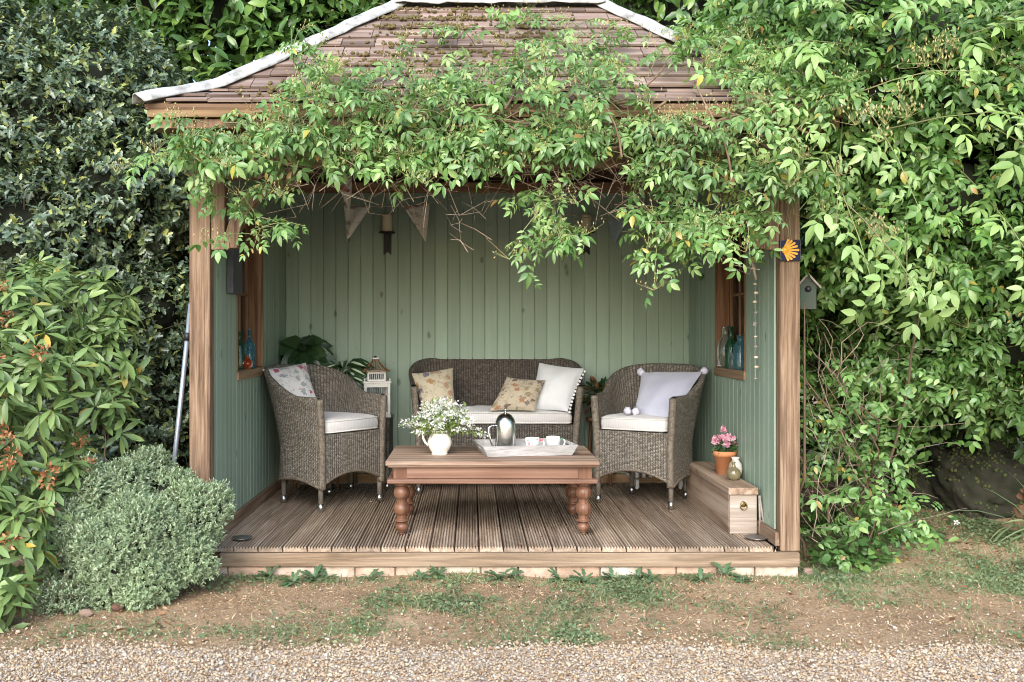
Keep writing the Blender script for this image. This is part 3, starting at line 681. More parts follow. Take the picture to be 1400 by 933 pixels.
def cap(p,mid,q,w,name):
    """folded capping strip with rounded top along a hip or ridge"""
    p=np.array(p,float); q=np.array(q,float); n=24; b=MB(); t=unit(q-p); side=unit(np.cross(t,(0,0,1))); upv=np.cross(side,t)
    prof=[(-1,-.42),(-.8,-.2),(-.42,.16),(-.22,.34),(0,.42),(.22,.34),(.42,.16),(.8,-.2),(1,-.42)]; k=len(prof); vs=[]
    for i in range(n+1):
        fr_=i/n; c=p+(q-p)*fr_
        if mid is not None: c=(p+(np.array(mid)-p)*fr_/.25) if fr_<.25 else (np.array(mid)+(q-np.array(mid))*(fr_-.25)/.75)
        wob=rng.normal(size=k)*.05+.16*(1-(fr_*4.0)%1.0)-.08
        for j,(a,h) in enumerate(prof): vs.append(c+side*a*w+upv*(h*w+.035+wob[j]*w*.6))
    b.add(vs,[(i*k+j,i*k+j+1,(i+1)*k+j+1,(i+1)*k+j) for i in range(n) for j in range(k-1)],True)
    return obj(name,b,M['cap'],roof,solid=.006)
c0=np.array
def ext(a,b_,d): a=np.array(a,float); b_=np.array(b_,float); return a+unit(a-b_)*d
for a,k_,c in zip(e,kn,rr_): cap(ext(a,k_,.03),k_,c,.060,'hip_cap')
cap(ext(r[0],r[1],.04),None,ext(r[1],r[0],.04),.10,'ridge_cap')
b=MB(); 
for (x0,x1,y0,y1) in ((EX0+.01,EX1-.01,EY0+.012,EY0+.034),(EX0+.01,EX1-.01,EY1-.034,EY1-.012),(EX0+.01,EX0+.03,EY0+.036,EY1-.036),(EX1-.03,EX1-.01,EY0+.036,EY1-.036)): b.box(x0,x1,y0,y1,EZ-.062,EZ-.012)
obj('eave_board',b,wood('ochre_eave_board',(.20,.12,.055),(.10,.055,.025),(.28,.19,.10),0,18,.7,.5,False),sh,.002)
b=MB(); b.box(EX0+.02,EX1-.02,EY0+.04,-.008,EZ-.115,EZ-.066); b.box(EX0+.04,-1.50,.0,EY1-.05,EZ-.113,EZ-.068); b.box(1.74,EX1-.04,.0,EY1-.05,EZ-.113,EZ-.068); obj('soffit',b,M['window_wood'],sh,.003)
def moss():
    n=1000; c=[(-.55,.42),(-.35,.62),(-.1,.8),(.1,.45),(-.75,.2),(.35,.7),(-.2,.35),(-.9,.12),(.0,.9),(-.45,.85)]
    k=rng.integers(0,len(c),n); x=np.array([c[i][0] for i in k])+rng.normal(size=n)*.13; s=np.array([c[i][1] for i in k]); s=np.clip(np.round((s+rng.normal(size=n)*.06)*12)/12+.012*rng.normal(size=n),0.02,.97)
    y=EY0+(RY-EY0)*s; z=EZ+(RZ-EZ)*gz(s)+.036
    scatter('moss',PEB,np.stack((x,y,z),1),rnd(n)*np.array((1,1,.2)),np.tile((0,-.5,.8),(n,1))+rnd(n)*.1,rng.uniform(.012,.034,n),M['moss'],roof)
moss()
# ------------------------------------------------------------------ wicker furniture (built at the origin, front towards -Y)
def smooth(t): t=min(1,max(0,t)); return t*t*(3-2*t)
def tub(root,W,D,r,h_arm,h_back,mat,seat=.47,zb=.150,arc=.04,farc=.085,flare=.06,front_flare=.02,th=.042):
    pts=[];step=.012
    side=D-r; na=max(2,int(side/step)); nc=max(6,int(r*PI/2/step)); nb=max(2,int((W-2*r)/step))
    for i in range(na): pts.append((-W/2,-D/2+side*i/na))
    for i in range(nc): a=PI/2*i/nc; pts.append((-W/2+r-r*math.cos(a),D/2-r+r*math.sin(a)))
    for i in range(nb): pts.append((-W/2+r+(W-2*r)*i/nb,D/2))
    for i in range(nc): a=PI/2*i/nc; pts.append((W/2-r+r*math.sin(a),D/2-r+r*math.cos(a)))
    for i in range(na+1): pts.append((W/2,D/2-r-side*i/na))
    pts=np.array(pts); n=len(pts); tg=np.gradient(pts,axis=0); tg=unit(tg); nrm=np.stack((-tg[:,1],tg[:,0]),1)
    u=np.concatenate(([0],np.cumsum(np.linalg.norm(np.diff(pts,axis=0),axis=1)))); Lh=u[-1]; lc=na+nc/2
    k=np.clip((pts[:,1]+D/2)/D,0,1)
    hh=np.array([h_arm+(h_back-h_arm)*smooth((q-.32)/.78) for q in k])
    bot=[]
    for i in range(n):
        if i<lc: s=i/lc; bot.append(zb+arc*math.sin(PI*s))
        elif i<n-1-lc: s=(i-lc)/(n-1-2*lc); bot.append(zb+arc*math.sin(PI*s))
        else: s=(i-(n-1-lc))/lc; bot.append(zb+arc*math.sin(PI*s))
    bot=np.array(bot)
    def off(z,i): return k[i]*(flare*max(0,(z-.38)/.5)**1.4)+front_flare*max(0,(z-.38)/.33)+.018*max(0,1-z/.42)**2*k[i]
    def pt(i,z,inn=0.0): o=off(z,i)-inn; return (pts[i,0]+nrm[i,0]*o,pts[i,1]+nrm[i,1]*o,z)
    rows=[]
    MZ=34
    for m in range(MZ+1): rows.append([pt(i,bot[i]+(hh[i]-bot[i])*m/MZ) for i in range(n)])
    for m in range(1,7):
        a=PI*m/6; rows.append([pt(i,hh[i]+th*.42*math.sin(a),th*.5*(1-math.cos(a))) for i in range(n)])
    for m in range(1,15): rows.append([pt(i,hh[i]+(seat-.02-hh[i])*m/14,th) for i in range(n)])
    R=np.array(rows); nr=len(R); v=np.concatenate((np.zeros((1,n)),np.cumsum(np.linalg.norm(np.diff(R,axis=0),axis=2),axis=0)))
    b=MB(); fs=[];uv=[]
    for a in range(nr-1):
        for i in range(n-1):
            fs.append((a*n+i,a*n+i+1,(a+1)*n+i+1,(a+1)*n+i)); uv.append([(u[i],v[a,i]),(u[i+1],v[a,i+1]),(u[i+1],v[a+1,i+1]),(u[i],v[a+1,i])])
    b.add(R.reshape(-1,3),fs,True,uv); obj('shell',b,mat,root,fixn=False)
    # front apron
    f=MB(); nx=int(W/.012); nz=26; g=[];fu=[];ff=[]
    for j in range(nz+1):
        for i in range(nx+1):
            s=i/nx; z0=zb+farc*math.sin(PI*s)**.8; z=z0+(seat+.012-z0)*j/nz; g.append((-W/2+W*s,-D/2-.004,z))
    for j in range(nz):
        for i in range(nx):
            q=(j*(nx+1)+i,j*(nx+1)+i+1,(j+1)*(nx+1)+i+1,(j+1)*(nx+1)+i); ff.append(q); fu.append([(g[w][0],g[w][2]) for w in q])
    f.add(g,ff,True,fu); obj('apron',f,mat,root,fixn=False,solid=.022)
    sp=MB(); g=[(pts[i,0]*.93,pts[i,1]*.93,seat) for i in range(n)]; sp.add(g,[tuple(range(n))]); obj('seat',sp,mat,root,fixn=False)
    # braided edging and front uprights
    e=MB(); e.tube([pt(i,bot[i],.004) for i in range(0,n,2)],.012,7)
    e.tube([(-W/2+W*s,-D/2-.006,zb+farc*math.sin(PI*s)**.8) for s in np.linspace(0,1,30)],.012,7)
    for i in (0,n-1):
        e.tube([(lambda p:(p[0],p[1]-.003,p[2]))(pt(i,z,th*.5)) for z in np.linspace(zb-.01,hh[i]+.006,24)],.0245,10)
    obj('edging',e,wick_plain,root,fixn=False)
    for (lx,ly) in ((-W/2+.022,-D/2+.012),(W/2-.022,-D/2+.012),(-W/2+.078,D/2-.078),(W/2-.078,D/2-.078)):
        l=MB(); l.tube([(lx,ly,.03),(lx,ly,.24)],[.0155,.018],12); lo=obj('leg',l,leg_plain,root)
        t=MB(); t.tube([(lx,ly,0),(lx,ly,.052)],.0185,14); obj('foot_cap',t,M['tip'],lo)
    return pts,nrm
def seat_cushion(root,pts,nrm,W,D,z0,h,th,parent=None):
    inn=pts-nrm*(th+.004); k=[i for i in range(0,len(inn),3)]
    c=[(x,max(y,-D/2-.012)) for x,y in inn[k]]
    # rounded front corners
    c=[(c[0][0]+.022,-D/2-.016)][::-1]+[(c[0][0]+.004,-D/2+.004)]+c[1:-1]+[(c[-1][0]-.004,-D/2+.004),(c[-1][0]-.022,-D/2-.016)]
    c=np.array(c); cen=c.mean(0); n=len(c); m=MB(); vs=[]
    rings=[(.93,0),(.985,.004),(1,.016),(1.012,h*.5),(1,h-.016),(.985,h-.004),(.9,h+.006),(.55,h+.016),(.1,h+.018)]
    for s,z in rings:
        for p in c: q=cen+(p-cen)*s; vs.append((q[0],q[1],z0+z+.002*math.sin(q[0]*37)+.003*math.sin(q[0]*11+q[1]*9)))
    fs=[(a*n+j,a*n+(j+1)%n,(a+1)*n+(j+1)%n,(a+1)*n+j) for a in range(len(rings)-1) for j in range(n)]+[tuple(range(n-1,-1,-1)),tuple((len(rings)-1)*n+j for j in range(n))]
    m.add(vs,fs,True); o=obj('seat_cushion',m,M['ticking'],root)
    pp=MB()
    for zz,s in ((.010,.998),(h-.006,.998)):
        pp.tube([(*(cen+(p-cen)*s),z0+zz+.002*math.sin((cen+(p-cen)*s)[0]*37)) for p in c],.0042,6,False,close=True)
    obj('piping',pp,M['piping'],o,fixn=False)
wick_plain=simple('wicker_binding',(.175,.145,.11),(.085,.068,.05),70,(1,1,1),.6,1,130,lo=.4,hi=.6)
leg_plain=simple('wrapped_leg',(.19,.165,.135),(.10,.085,.068),60,(1,1,4),.6,.8,150)
W,D=.545,.535
arm=thing('armchair','grey brown wicker armchair beside the window ledge of coloured bottles, holding a rose print cushion','armchair',(0,0,0),'wicker armchairs')
pt_,nr_=tub(arm,W,D,.21,.70,.895,M['wicker'],flare=.095); seat_cushion(arm,pt_,nr_,W,D,.485,.085,.042)
arm2=copy_tree(arm)
arm2['label']='grey brown wicker armchair with a lavender pompom cushion, in front of the wooden chest'
def place(o,ax,bx):  # ax, bx: floor points of the two front legs
    a,b_=np.array(ax),np.array(bx); t=unit(b_-a); ang=math.atan2(t[1],t[0]); mid=(a+b_)/2; back=np.array((-t[1],t[0]))
    c=mid+back*(D/2-.012); o.location=(c[0],c[1],0); o.rotation_euler=(0,0,ang); ORG[o.name]=np.array((c[0],c[1],0)); return c
place(arm,(-.955,.975),(-.60,1.375)); place(arm2,(.825,1.34),(1.272,1.07))
sofa=thing('loveseat','dark grey wicker two seat sofa against the green back wall','sofa',(0,0,0))
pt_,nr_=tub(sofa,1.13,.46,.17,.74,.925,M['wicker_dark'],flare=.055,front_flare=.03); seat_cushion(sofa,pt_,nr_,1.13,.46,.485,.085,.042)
sofa.location=(.175,1.90,0); ORG[sofa.name]=np.array((.175,1.9,0))
# ------------------------------------------------------------------ coffee table
ct=thing('coffee_table','low reddish brown coffee table with fat turned legs on the deck','coffee table',(.115,.6,0))
tx0,tx1,ty0,ty1=-.474,.702,.222,.975
b=MB(); nb=4
for i in range(nb): 
    y0=ty0+(ty1-ty0)*i/nb; y1=ty0+(ty1-ty0)*(i+1)/nb; b.box(tx0,tx1,y0+.0006,y1-.0006,.393,.417)
obj('tabletop',b,M['table_top'],ct,.004)
b=MB(); b.box(tx0+.012,tx1-.012,ty0+.012,ty1-.012,.381,.3925); obj('moulding',b,M['table_red'],ct,.004)
b=MB(); ax0,ax1,ay0,ay1=tx0+.03,tx1-.03,ty0+.03,ty1-.03
b.box(ax0+.085,ax1-.085,ay0+.004,ay0+.024,.318,.3805); b.box(ax0+.085,ax1-.085,ay1-.024,ay1-.004,.318,.3805)
b.box(ax0+.004,ax0+.024,ay0+.085,ay1-.085,.318,.3805); b.box(ax1-.024,ax1-.004,ay0+.085,ay1-.085,.318,.3805)
obj('apron',b,M['table_red'],ct,.002)
b=MB(); b.box(tx0+.008,tx1-.008,ty0+.008,ty0+.05,.292,.317); b.box(tx0+.008,tx1-.008,ty1-.05,ty1-.008,.292,.317); b.box(tx0+.008,tx0+.05,ty0+.052,ty1-.052,.292,.317); b.box(tx1-.05,tx1-.008,ty0+.052,ty1-.052,.292,.317)
obj('lower_moulding',b,M['table_red'],ct,.006)
prof=[(.0,0),(.017,0),(.020,.012),(.024,.022),(.040,.036),(.047,.055),(.045,.074),(.034,.088),(.030,.092),(.046,.098),(.050,.105),(.046,.112),(.034,.117),(.036,.124),(.052,.142),(.058,.163),(.054,.186),(.040,.203),(.037,.208),(.049,.220),(.056,.240),(.053,.262),(.042,.276),(.045,.281),(.045,.291),(.0,.2915)]
prof=[(0,0),(.013,0),(.016,.006),(.015,.011),(.022,.014)]+[(.037*math.sin(a),.043-.029*math.cos(a)) for a in np.linspace(.75,2.5,9)]+[(.024,.068),(.028,.071),(.041,.074),(.043,.078),(.041,.082),(.028,.086),(.029,.094)]+[(.0455*math.sin(a),.142-.046*math.cos(a)) for a in np.linspace(.72,2.45,11)]+[(.029,.180),(.029,.184)]+[(.0455*math.sin(a),.232-.046*math.cos(a)) for a in np.linspace(.72,2.45,11)]+[(.030,.270),(.044,.275),(.046,.282),(.046,.2905),(0,.2915)]
for lx in (-.390,.622):
    for ly in (.31,.885):
        l=MB(); l.lathe(prof,(lx,ly,.0005),28); l.box(lx-.043,lx+.043,ly-.043,ly+.043,.2925,.3803); obj('leg',l,M['leg_red'],ct,.002)
# ------------------------------------------------------------------ cushions thrown on the seats
def pillow(name,label,c,thick,m,group='scatter cushions on the wicker seats',puff=.55,pinch=.05,n=22):
    """c: world corners top-left, top-right, bottom-right, bottom-left"""
    c=[np.array(p,float) for p in c]; nrm=np.cross(c[1]-c[0],c[3]-c[0]); nrm/=np.linalg.norm(nrm)
    if nrm[1]>0: nrm=-nrm
    w=np.linalg.norm(c[1]-c[0]); h=np.linalg.norm(c[3]-c[0]); vs=[];fs=[];uv=[];sd=rng.uniform(0,9)
    for sgn in (1,-1):
        base=len(vs)
        for j in range(n+1):
            for i in range(n+1):
                s,t=i/n,j/n; x,y=2*s-1,2*t-1
                sx=x*(1-pinch*(1-y*y)*1.0); sy=y*(1-pinch*(1-x*x)); S_,T_=(sx+1)/2,(sy+1)/2
                p=(c[0]*(1-S_)+c[1]*S_)*(1-T_)+(c[3]*(1-S_)+c[2]*S_)*T_
                e=((1-abs(x)**2.4)*(1-abs(y)**2.4))
                wr=1+.05*math.sin(7*x+3*y+sd)+.06*math.sin(5*y-4*x*y+sd*2)
                z=thick*.5*max(e,0)**puff*wr
                vs.append(p+nrm*sgn*z)
        for j in range(n):
            for i in range(n):
                q=(base+j*(n+1)+i,base+j*(n+1)+i+1,base+(j+1)*(n+1)+i+1,base+(j+1)*(n+1)+i); fs.append(q)
                uv.append([(i/n*w*2.2,j/n*h*2.2),((i+1)/n*w*2.2,j/n*h*2.2),((i+1)/n*w*2.2,(j+1)/n*h*2.2),(i/n*w*2.2,(j+1)/n*h*2.2)])
    b=MB(); b.add(vs,fs,True,uv); o=obj(name,b,m,None); tag(o,label,'cushion',group); return o,c
pl,cc=pillow('cushion','white cushion printed with grey sprigs and crimson roses, on a wicker armchair',[P(358,505,6.56),P(418,496,6.76),P(442,570,6.50),P(398,571,6.44)],.10,M['fl1'])
pl,cc=pillow('cushion','beige sprig patterned cushion leaning behind the jug of white flowers',[P(563,511,7.06),P(619,503,7.10),P(623,560,6.93),P(578,566,6.90)],.12,M['fl2'])
pl,cc=pillow('cushion','small brown tapestry cushion leaning against the plain white cushion',[P(693,516,6.98),P(746,520,6.96),P(731,562,6.84),P(668,562,6.86)],.11,M['fl3'])
pl,cc=pillow('cushion','plain white cushion with pompom trim at the end of the sofa',[P(737,496,7.14),P(799,504,7.02),P(776,563,6.86),P(722,561,6.97)],.14,M['whitecloth'])
b=MB()
for q in np.linspace(.06,1,13):
    p=cc[1]+(cc[2]-cc[1])*q; p=p+(cc[0]-cc[1])*.05*(1-(2*q-1)**2)*.9+np.array((.012,-.005,-.004)); b.ball(p,.0105,7,5)
obj('pompom_trim',b,M['pom_white'],pl,fixn=False)
pl,cc=pillow('cushion','lavender cushion with pompoms at its corners, on a wicker armchair',[P(877,509,6.86),P(961,508,6.66),P(921,572,6.32),P(865,570,6.62)],.14,M['lav'])
for k,dx in ((0,(-.004,0,.0)),(1,(.01,0,.004)),(3,P(858,562,6.48)),(3,P(869,563,6.5))):
    b=MB(); b.ball(cc[k]+np.array(dx) if k<2 else dx,.026,12,8)
    for v in range(len(b.v)): b.v[v]=tuple(np.array(b.v[v])+rng.normal(size=3)*.0022)
    obj('pompom',b,M['pom'],pl,fixn=False)
# ------------------------------------------------------------------ on the table
TT=.4175
jx,jy=-.186,.53
j=thing('jug','round cream pottery jug holding white flowers on the table','jug',(jx,jy,TT))
b=MB(); b.lathe([(.0,.0),(.046,.0),(.048,.006),(.044,.012),(.058,.030),(.069,.055),(.070,.075),(.063,.098),(.053,.112),(.050,.122),(.055,.140),(.053,.141),(.046,.122),(.050,.110),(.064,.075),(.0,.02)],(jx,jy,TT),32); obj('body',b,M['cream'],j)
b=MB(); b.tube([(jx-.050,jy,TT+.128),(jx-.075,jy,TT+.137),(jx-.094,jy,TT+.122),(jx-.096,jy,TT+.095),(jx-.084,jy,TT+.070),(jx-.066,jy,TT+.050)],[.007,.0075,.008,.0075,.007,.006],10); obj('handle',b,M['cream'],j)
b=MB()
for i in range(22):
    a=2*PI*i/22; c=np.array((jx+.0535*math.cos(a),jy+.0535*math.sin(a),TT+.130)); b.ball(c,.0044,6,4,(1,1,1.4))
    c2=np.array((jx+.0525*math.cos(a+.14),jy+.0525*math.sin(a+.14),TT+.124)); b.ball(c2,.0026,5,4)
obj('leaf_border',b,simple('border_glaze',(.10,.10,.10),(.16,.19,.11),60,rough=.3),j,fixn=False)
fl=thing('flower_bunch','airy bunch of tiny white blossoms in the cream jug','flowers',(jx,jy,TT+.11))
heads=[]
for i in range(120):
    a=rng.uniform(0,2*PI); q=math.sqrt(rng.uniform(0,1)); h=.275-.13*q*q+rng.uniform(-.04,.03)
    heads.append((jx+.015+.185*q*math.cos(a),jy+.13*q*math.sin(a),TT+.02+h))
heads+= [(jx+.24,jy-.02,TT+.12),(jx+.26,jy-.0,TT+.105),(jx+.22,jy+.03,TT+.14),(jx-.19,jy-.03,TT+.20),(jx-.2,jy,TT+.17)]
heads=np.array(heads)
B0=np.stack((jx+rng.uniform(-.03,.03,len(heads)),jy+rng.uniform(-.03,.03,len(heads)),np.full(len(heads),TT+.10)),1)
stems('stems',B0,heads,.0018,M['greenstem'],fl,-.05)
pp=np.repeat(heads,26,0); o_=rng.normal(size=pp.shape)*np.array((.020,.020,.008)); pp=pp+o_
FLOWER=(np.array([(math.cos(a)*r_,math.sin(a)*r_,.12*(r_>.5)) for k in range(5) for a,r_ in ((2*PI*k/5-.42,.75),(2*PI*k/5,1.0),(2*PI*k/5+.42,.75))]+[(0,0,0)]),[(15,3*k,3*k+1,3*k+2) for k in range(5)])
scatter('blossoms',FLOWER,pp,rnd(len(pp))*np.array((1,1,.4)),rnd(len(pp))*.6+np.array((0,-.6,.7)),rng.uniform(.0042,.0072,len(pp)),M['petal_white'],fl,False)
gp=np.repeat(heads,9,0)*1.0; gp=gp+(np.array((jx,jy,TT+.12))-gp)*rng.uniform(0,.75,(len(gp),1))+rng.normal(size=gp.shape)*.012
scatter('leaves',LEAF_S,gp,rnd(len(gp))+np.array((0,0,.8)),rnd(len(gp))+np.array((0,-.5,.5)),rng.uniform(.018,.04,len(gp)),leafmat('bouquet_leaves',[(0,(.12,.20,.05)),(1,(.22,.30,.09))],.5,.3),fl)
# tray
tr=thing('tray','lime washed wooden tray with sloping sides on the table','tray',(.36,.58,TT))
ta=math.radians(9.5); TL0=np.array((.095,.40)); ex_=np.array((math.cos(ta),math.sin(ta))); ey_=np.array((-math.sin(ta),math.cos(ta)))
def T_(x,y,z): q=TL0+ex_*x+ey_*y; return (q[0],q[1],TT+z)
tw,td,thh,sl=.485,.325,.062,.032
b=MB(); b.add([T_(x,y,z) for z in (.001,.010) for x,y in ((0,0),(tw,0),(tw,td),(0,td))],[(3,2,1,0),(4,5,6,7),(0,1,5,4),(1,2,6,5),(2,3,7,6),(3,0,4,7)]); obj('base',b,M['tray'],tr)
def slat(p0,p1,q1,q0,name,holes=False):
    """board between bottom edge p0-p1 and top edge q0-q1"""
    b=MB(); p0,p1,q0,q1=[np.array(v) for v in (p0,p1,q0,q1)]
    def at(s,t): return (p0+(p1-p0)*s)*(1-t)+(q0+(q1-q0)*s)*t
    if not holes: b.add([p0,p1,q1,q0],[(0,1,2,3)])
    else:
        K=20; ring=[]
        for i in range(K):
            a=2*PI*i/K; ring.append((.5+.15*max(-1,min(1,1.25*math.cos(a))),.58+.17*math.sin(a)))
        outer=[]
        for s,t in ring:
            ds,dt=s-.5,t-.58; f=min([(.5/abs(ds)) if abs(ds)>1e-6 else 9,((.42 if dt>0 else .58)/abs(dt)) if abs(dt)>1e-6 else 9]); outer.append((.5+ds*f,.58+dt*f))
        b.add([at(*r) for r in ring]+[at(*o) for o in outer],[(i,(i+1)%K,K+(i+1)%K,K+i) for i in range(K)])
        # corners of the board
        cs=[(0,0),(1,0),(1,1),(0,1)]
        for c in cs:
            near=sorted(range(K),key=lambda i:(outer[i][0]-c[0])**2+(outer[i][1]-c[1])**2)[:2]
            b.add([at(*c),at(*outer[near[0]]),at(*outer[near[1]])],[(0,1,2)])
    return obj(name,b,M['tray'],tr,solid=.008)
slat(T_(0,0,.003),T_(tw,0,.003),T_(tw+sl,-sl*.6,thh),T_(-sl,-sl*.6,thh),'side')
slat(T_(0,td,.003),T_(tw,td,.003),T_(tw+sl,td+sl*.6,thh),T_(-sl,td+sl*.6,thh),'side')
slat(T_(0,td,.003),T_(0,0,.003),T_(-sl,-sl*.6,thh),T_(-sl,td+sl*.6,thh),'end_board',True)
slat(T_(tw,0,.003),T_(tw,td,.003),T_(tw+sl,td+sl*.6,thh),T_(tw+sl,-sl*.6,thh),'end_board',True)
# coffee pot
kx,ky,kz=.197,.60,TT+.0105
k=thing('coffee_pot','tall domed stainless steel coffee pot on the tray','coffee pot',(kx,ky,kz))
b=MB(); b.lathe([(0,0),(.060,0),(.0615,.004),(.0615,.135),(.0605,.150)],(kx,ky,kz),40); obj('body',b,M['steel'],k)
b=MB(); b.lathe([(.0612,.1505),(.0605,.156),(.057,.176),(.049,.195),(.036,.211),(.018,.221),(.0,.2235)],(kx,ky,kz),40); lid=obj('lid',b,M['steel'],k)
b=MB(); b.lathe([(.0,.222),(.006,.222),(.006,.238),(.0075,.241),(.0075,.249),(.0,.251)],(kx,ky,kz),16); obj('knob',b,M['steel'],lid)
b=MB(); b.tube([(kx-.057,ky-.01,kz+.150),(kx-.080,ky-.02,kz+.152),(kx-.098,ky-.026,kz+.138),(kx-.100,ky-.028,kz+.112),(kx-.088,ky-.026,kz+.07),(kx-.074,ky-.022,kz+.03),(kx-.060,ky-.01,kz+.006)],.0065,10); obj('handle',b,M['steel'],k)
b=MB(); b.add([(kx+.055,ky-.018,kz+.160),(kx+.055,ky+.018,kz+.160),(kx+.088,ky-.006,kz+.158),(kx+.058,ky-.004,kz+.118)],[(0,2,3),(1,3,2),(0,1,2)],False); obj('spout',b,M['steel'],k,solid=.003)
def mug(label,x,y,m,ang,r=.041,h=.078):
    z=TT+.0105; o=thing('mug',label,'mug',(x,y,z),'china mugs on the tray')
    b=MB(); b.lathe([(0,.0),(r*.72,.0),(r*.75,.004),(r*.82,.01),(r*.93,h*.35),(r,h*.75),(r*1.02,h),(r*.97,h),(r*.9,h*.4),(0,h*.12)],(x,y,z),28); obj('body',b,m,o)
    c,s=math.cos(ang),math.sin(ang); b=MB(); b.tube([(x+c*q,y+s*q,z+zz) for q,zz in ((r*.96,h*.80),(r*1.38,h*.86),(r*1.72,h*.66),(r*1.62,h*.38),(r*1.25,h*.22),(r*.88,h*.24))],.0052,9); obj('handle',b,m,o)
mug('white mug with red cherries, nearest to the steel coffee pot',.355,.60,M['mug'],-.1)
mug('white mug with green leaves beside the cherry patterned mug',.482,.665,M['mug2'],.05)
# ------------------------------------------------------------------ window ledge bottles, sconces, bunting
def bottle(label,x,y,z,prof,m,name='bottle',group='glass bottles on the window ledges',cat='bottle',n=18):
    b=MB(); b.lathe(prof,(x,y,z),n); o=obj(name,b,m,None); return tag(o,label,cat,group)
def bprof(r,h,neck=.35,nr=.3): return [(0,0),(r,0),(r,.01),(r,h*(1-neck)*.9),(r*.8,h*(1-neck)),(r*nr,h*(1-neck*.7)),(r*nr,h*.97),(r*nr*1.3,h*.975),(r*nr*1.2,h)]
SZ=WIN[2]+.0285
bottle('tall blue glass bottle by the red glass ball',XL-.035,1.15,SZ,bprof(.036,.25),M['g_blue'])
bottle('slim clear glass bottle nearest the grey plaque',XL-.055,.80,SZ,bprof(.028,.22),M['g_clear'])
bottle('dark green glass bottle at the pane behind the red glass ball',XL-.060,.98,SZ,bprof(.033,.24),M['g_green'])
bottle('small blue grey bottle in front of the tall blue bottle',XL-.015,1.065,SZ,bprof(.026,.16),M['g_blue'])
bottle('little amber red glass ball vase on the window ledge',XL-.012,.985,SZ,[(0,0),(.02,0),(.034,.02),(.036,.036),(.028,.055),(.014,.066),(.014,.08),(.017,.084)],M['g_red'],'vase',None,'vase')
bottle('pale clear glass flagon furthest back on its window ledge',XR+.035,1.26,SZ,[(0,0),(.05,0),(.055,.02),(.056,.12),(.045,.17),(.022,.20),(.020,.26),(.027,.265)],M['g_clear'])
bottle('tall green wine bottle between the pale flagon and the lidded jar',XR+.030,1.10,SZ,bprof(.040,.27,.4),M['g_green'])
bottle('blue glass jar in the window closest to the shell string',XR+.045,.93,SZ,bprof(.045,.21,.25,.5),M['g_blue'])
bottle('small clear jar in front of the blue glass jar',XR+.02,.99,SZ,[(0,0),(.03,0),(.032,.01),(.032,.07),(.025,.085),(.027,.1)],M['g_clear'],'jar',None,'jar')
for px,hid,lab in ((529,0,'cream pillar candle between the two cloth pennants'),(802,1,'cream pillar candle half hidden by hanging rose leaves')):
    X,_,z=P(px,318,7.37); y=YB-.055
    sc=thing('candle_sconce',['black iron wall sconce under the fully visible candle','black iron wall sconce behind the hanging rose leaves'][hid],'sconce',(X,y,z-.15),'iron candle sconces')
    b=MB(); b.lathe([(0,-.004),(.058,-.004),(.062,.004),(.056,.003),(0,.003)],(X,y,z),24); obj('plate',b,M['iron'],sc)
    b=MB(); b.add([(X-.029,YB-.012,z-.006),(X+.029,YB-.012,z-.006),(X+.029,YB-.02,z-.165),(X,YB-.02,z-.14),(X-.029,YB-.02,z-.165)],[(0,1,2,3,4)]); obj('back_strip',b,M['iron'],sc,solid=.006)
    b=MB(); b.box(X-.008,X+.008,y,YB-.008,z-.014,z-.005); obj('arm',b,M['iron'],sc)
    b=MB(); b.lathe([(0,.0),(.036,.0),(.037,.004),(.037,.122),(.034,.128),(.012,.124),(0,.123)],(X,y,z+.0035),24); cn=obj('candle',b,M['wax'],None); tag(cn,lab,'candle','pillar candles')
    b=MB(); b.tube([(X,y,z+.126),(X+.002,y,z+.140)],.0015,5); obj('wick',b,M['iron'],cn)
bun=thing('bunting','string of faded patterned cloth pennants hung across the summerhouse','bunting',tuple(P(640,270,7.1)))
line=[P(420,205,6.2),P(453,232,6.5),P(479,243,6.6),P(470,280,7.05),P(507,282,7.08),P(552,282,7.1),P(587,278,7.12),P(640,268,7.12),P(690,262,7.12),P(760,290,7.12),P(807,299,7.12),P(832,301,7.1),P(863,291,7.05),P(925,262,6.9)]
b=MB(); b.tube(line,.0035,6); obj('string',b,M['string'],bun,fixn=False)
def pennant(a,c,t,m):
    a,c,t=[np.array(v,float) for v in (a,c,t)]; n=8; vs=[];fs=[];uv=[]
    for j in range(n+1):
        q=j/n; l=a*(1-q)+t*q; r=c*(1-q)+t*q
        for i in range(n+1):
            s=i/n; vs.append(l*(1-s)+r*s+np.array((0,.018*math.sin(s*5+q*3)*(1-q*.5),0)))
    for j in range(n):
        for i in range(n):
            q=(j*(n+1)+i,j*(n+1)+i+1,(j+1)*(n+1)+i+1,(j+1)*(n+1)+i); fs.append(q); uv.append([(vs[w][0],vs[w][2]) for w in q])
    b=MB(); b.add(vs,fs,True,uv); obj('pennant',b,m,bun,solid=.003,fixn=False)
pennant(P(451,231,6.5),P(482,243,6.6),P(478,290,6.6),M['pen2']); pennant(P(470,280,7.05),P(508,282,7.08),P(474,330,7.05),M['pen1'])
pennant(P(551,282,7.1),P(588,278,7.12),P(582,331,7.1),M['pen2']); pennant(P(831,301,7.1),P(864,291,7.05),P(841,336,7.08),M['pen3'])
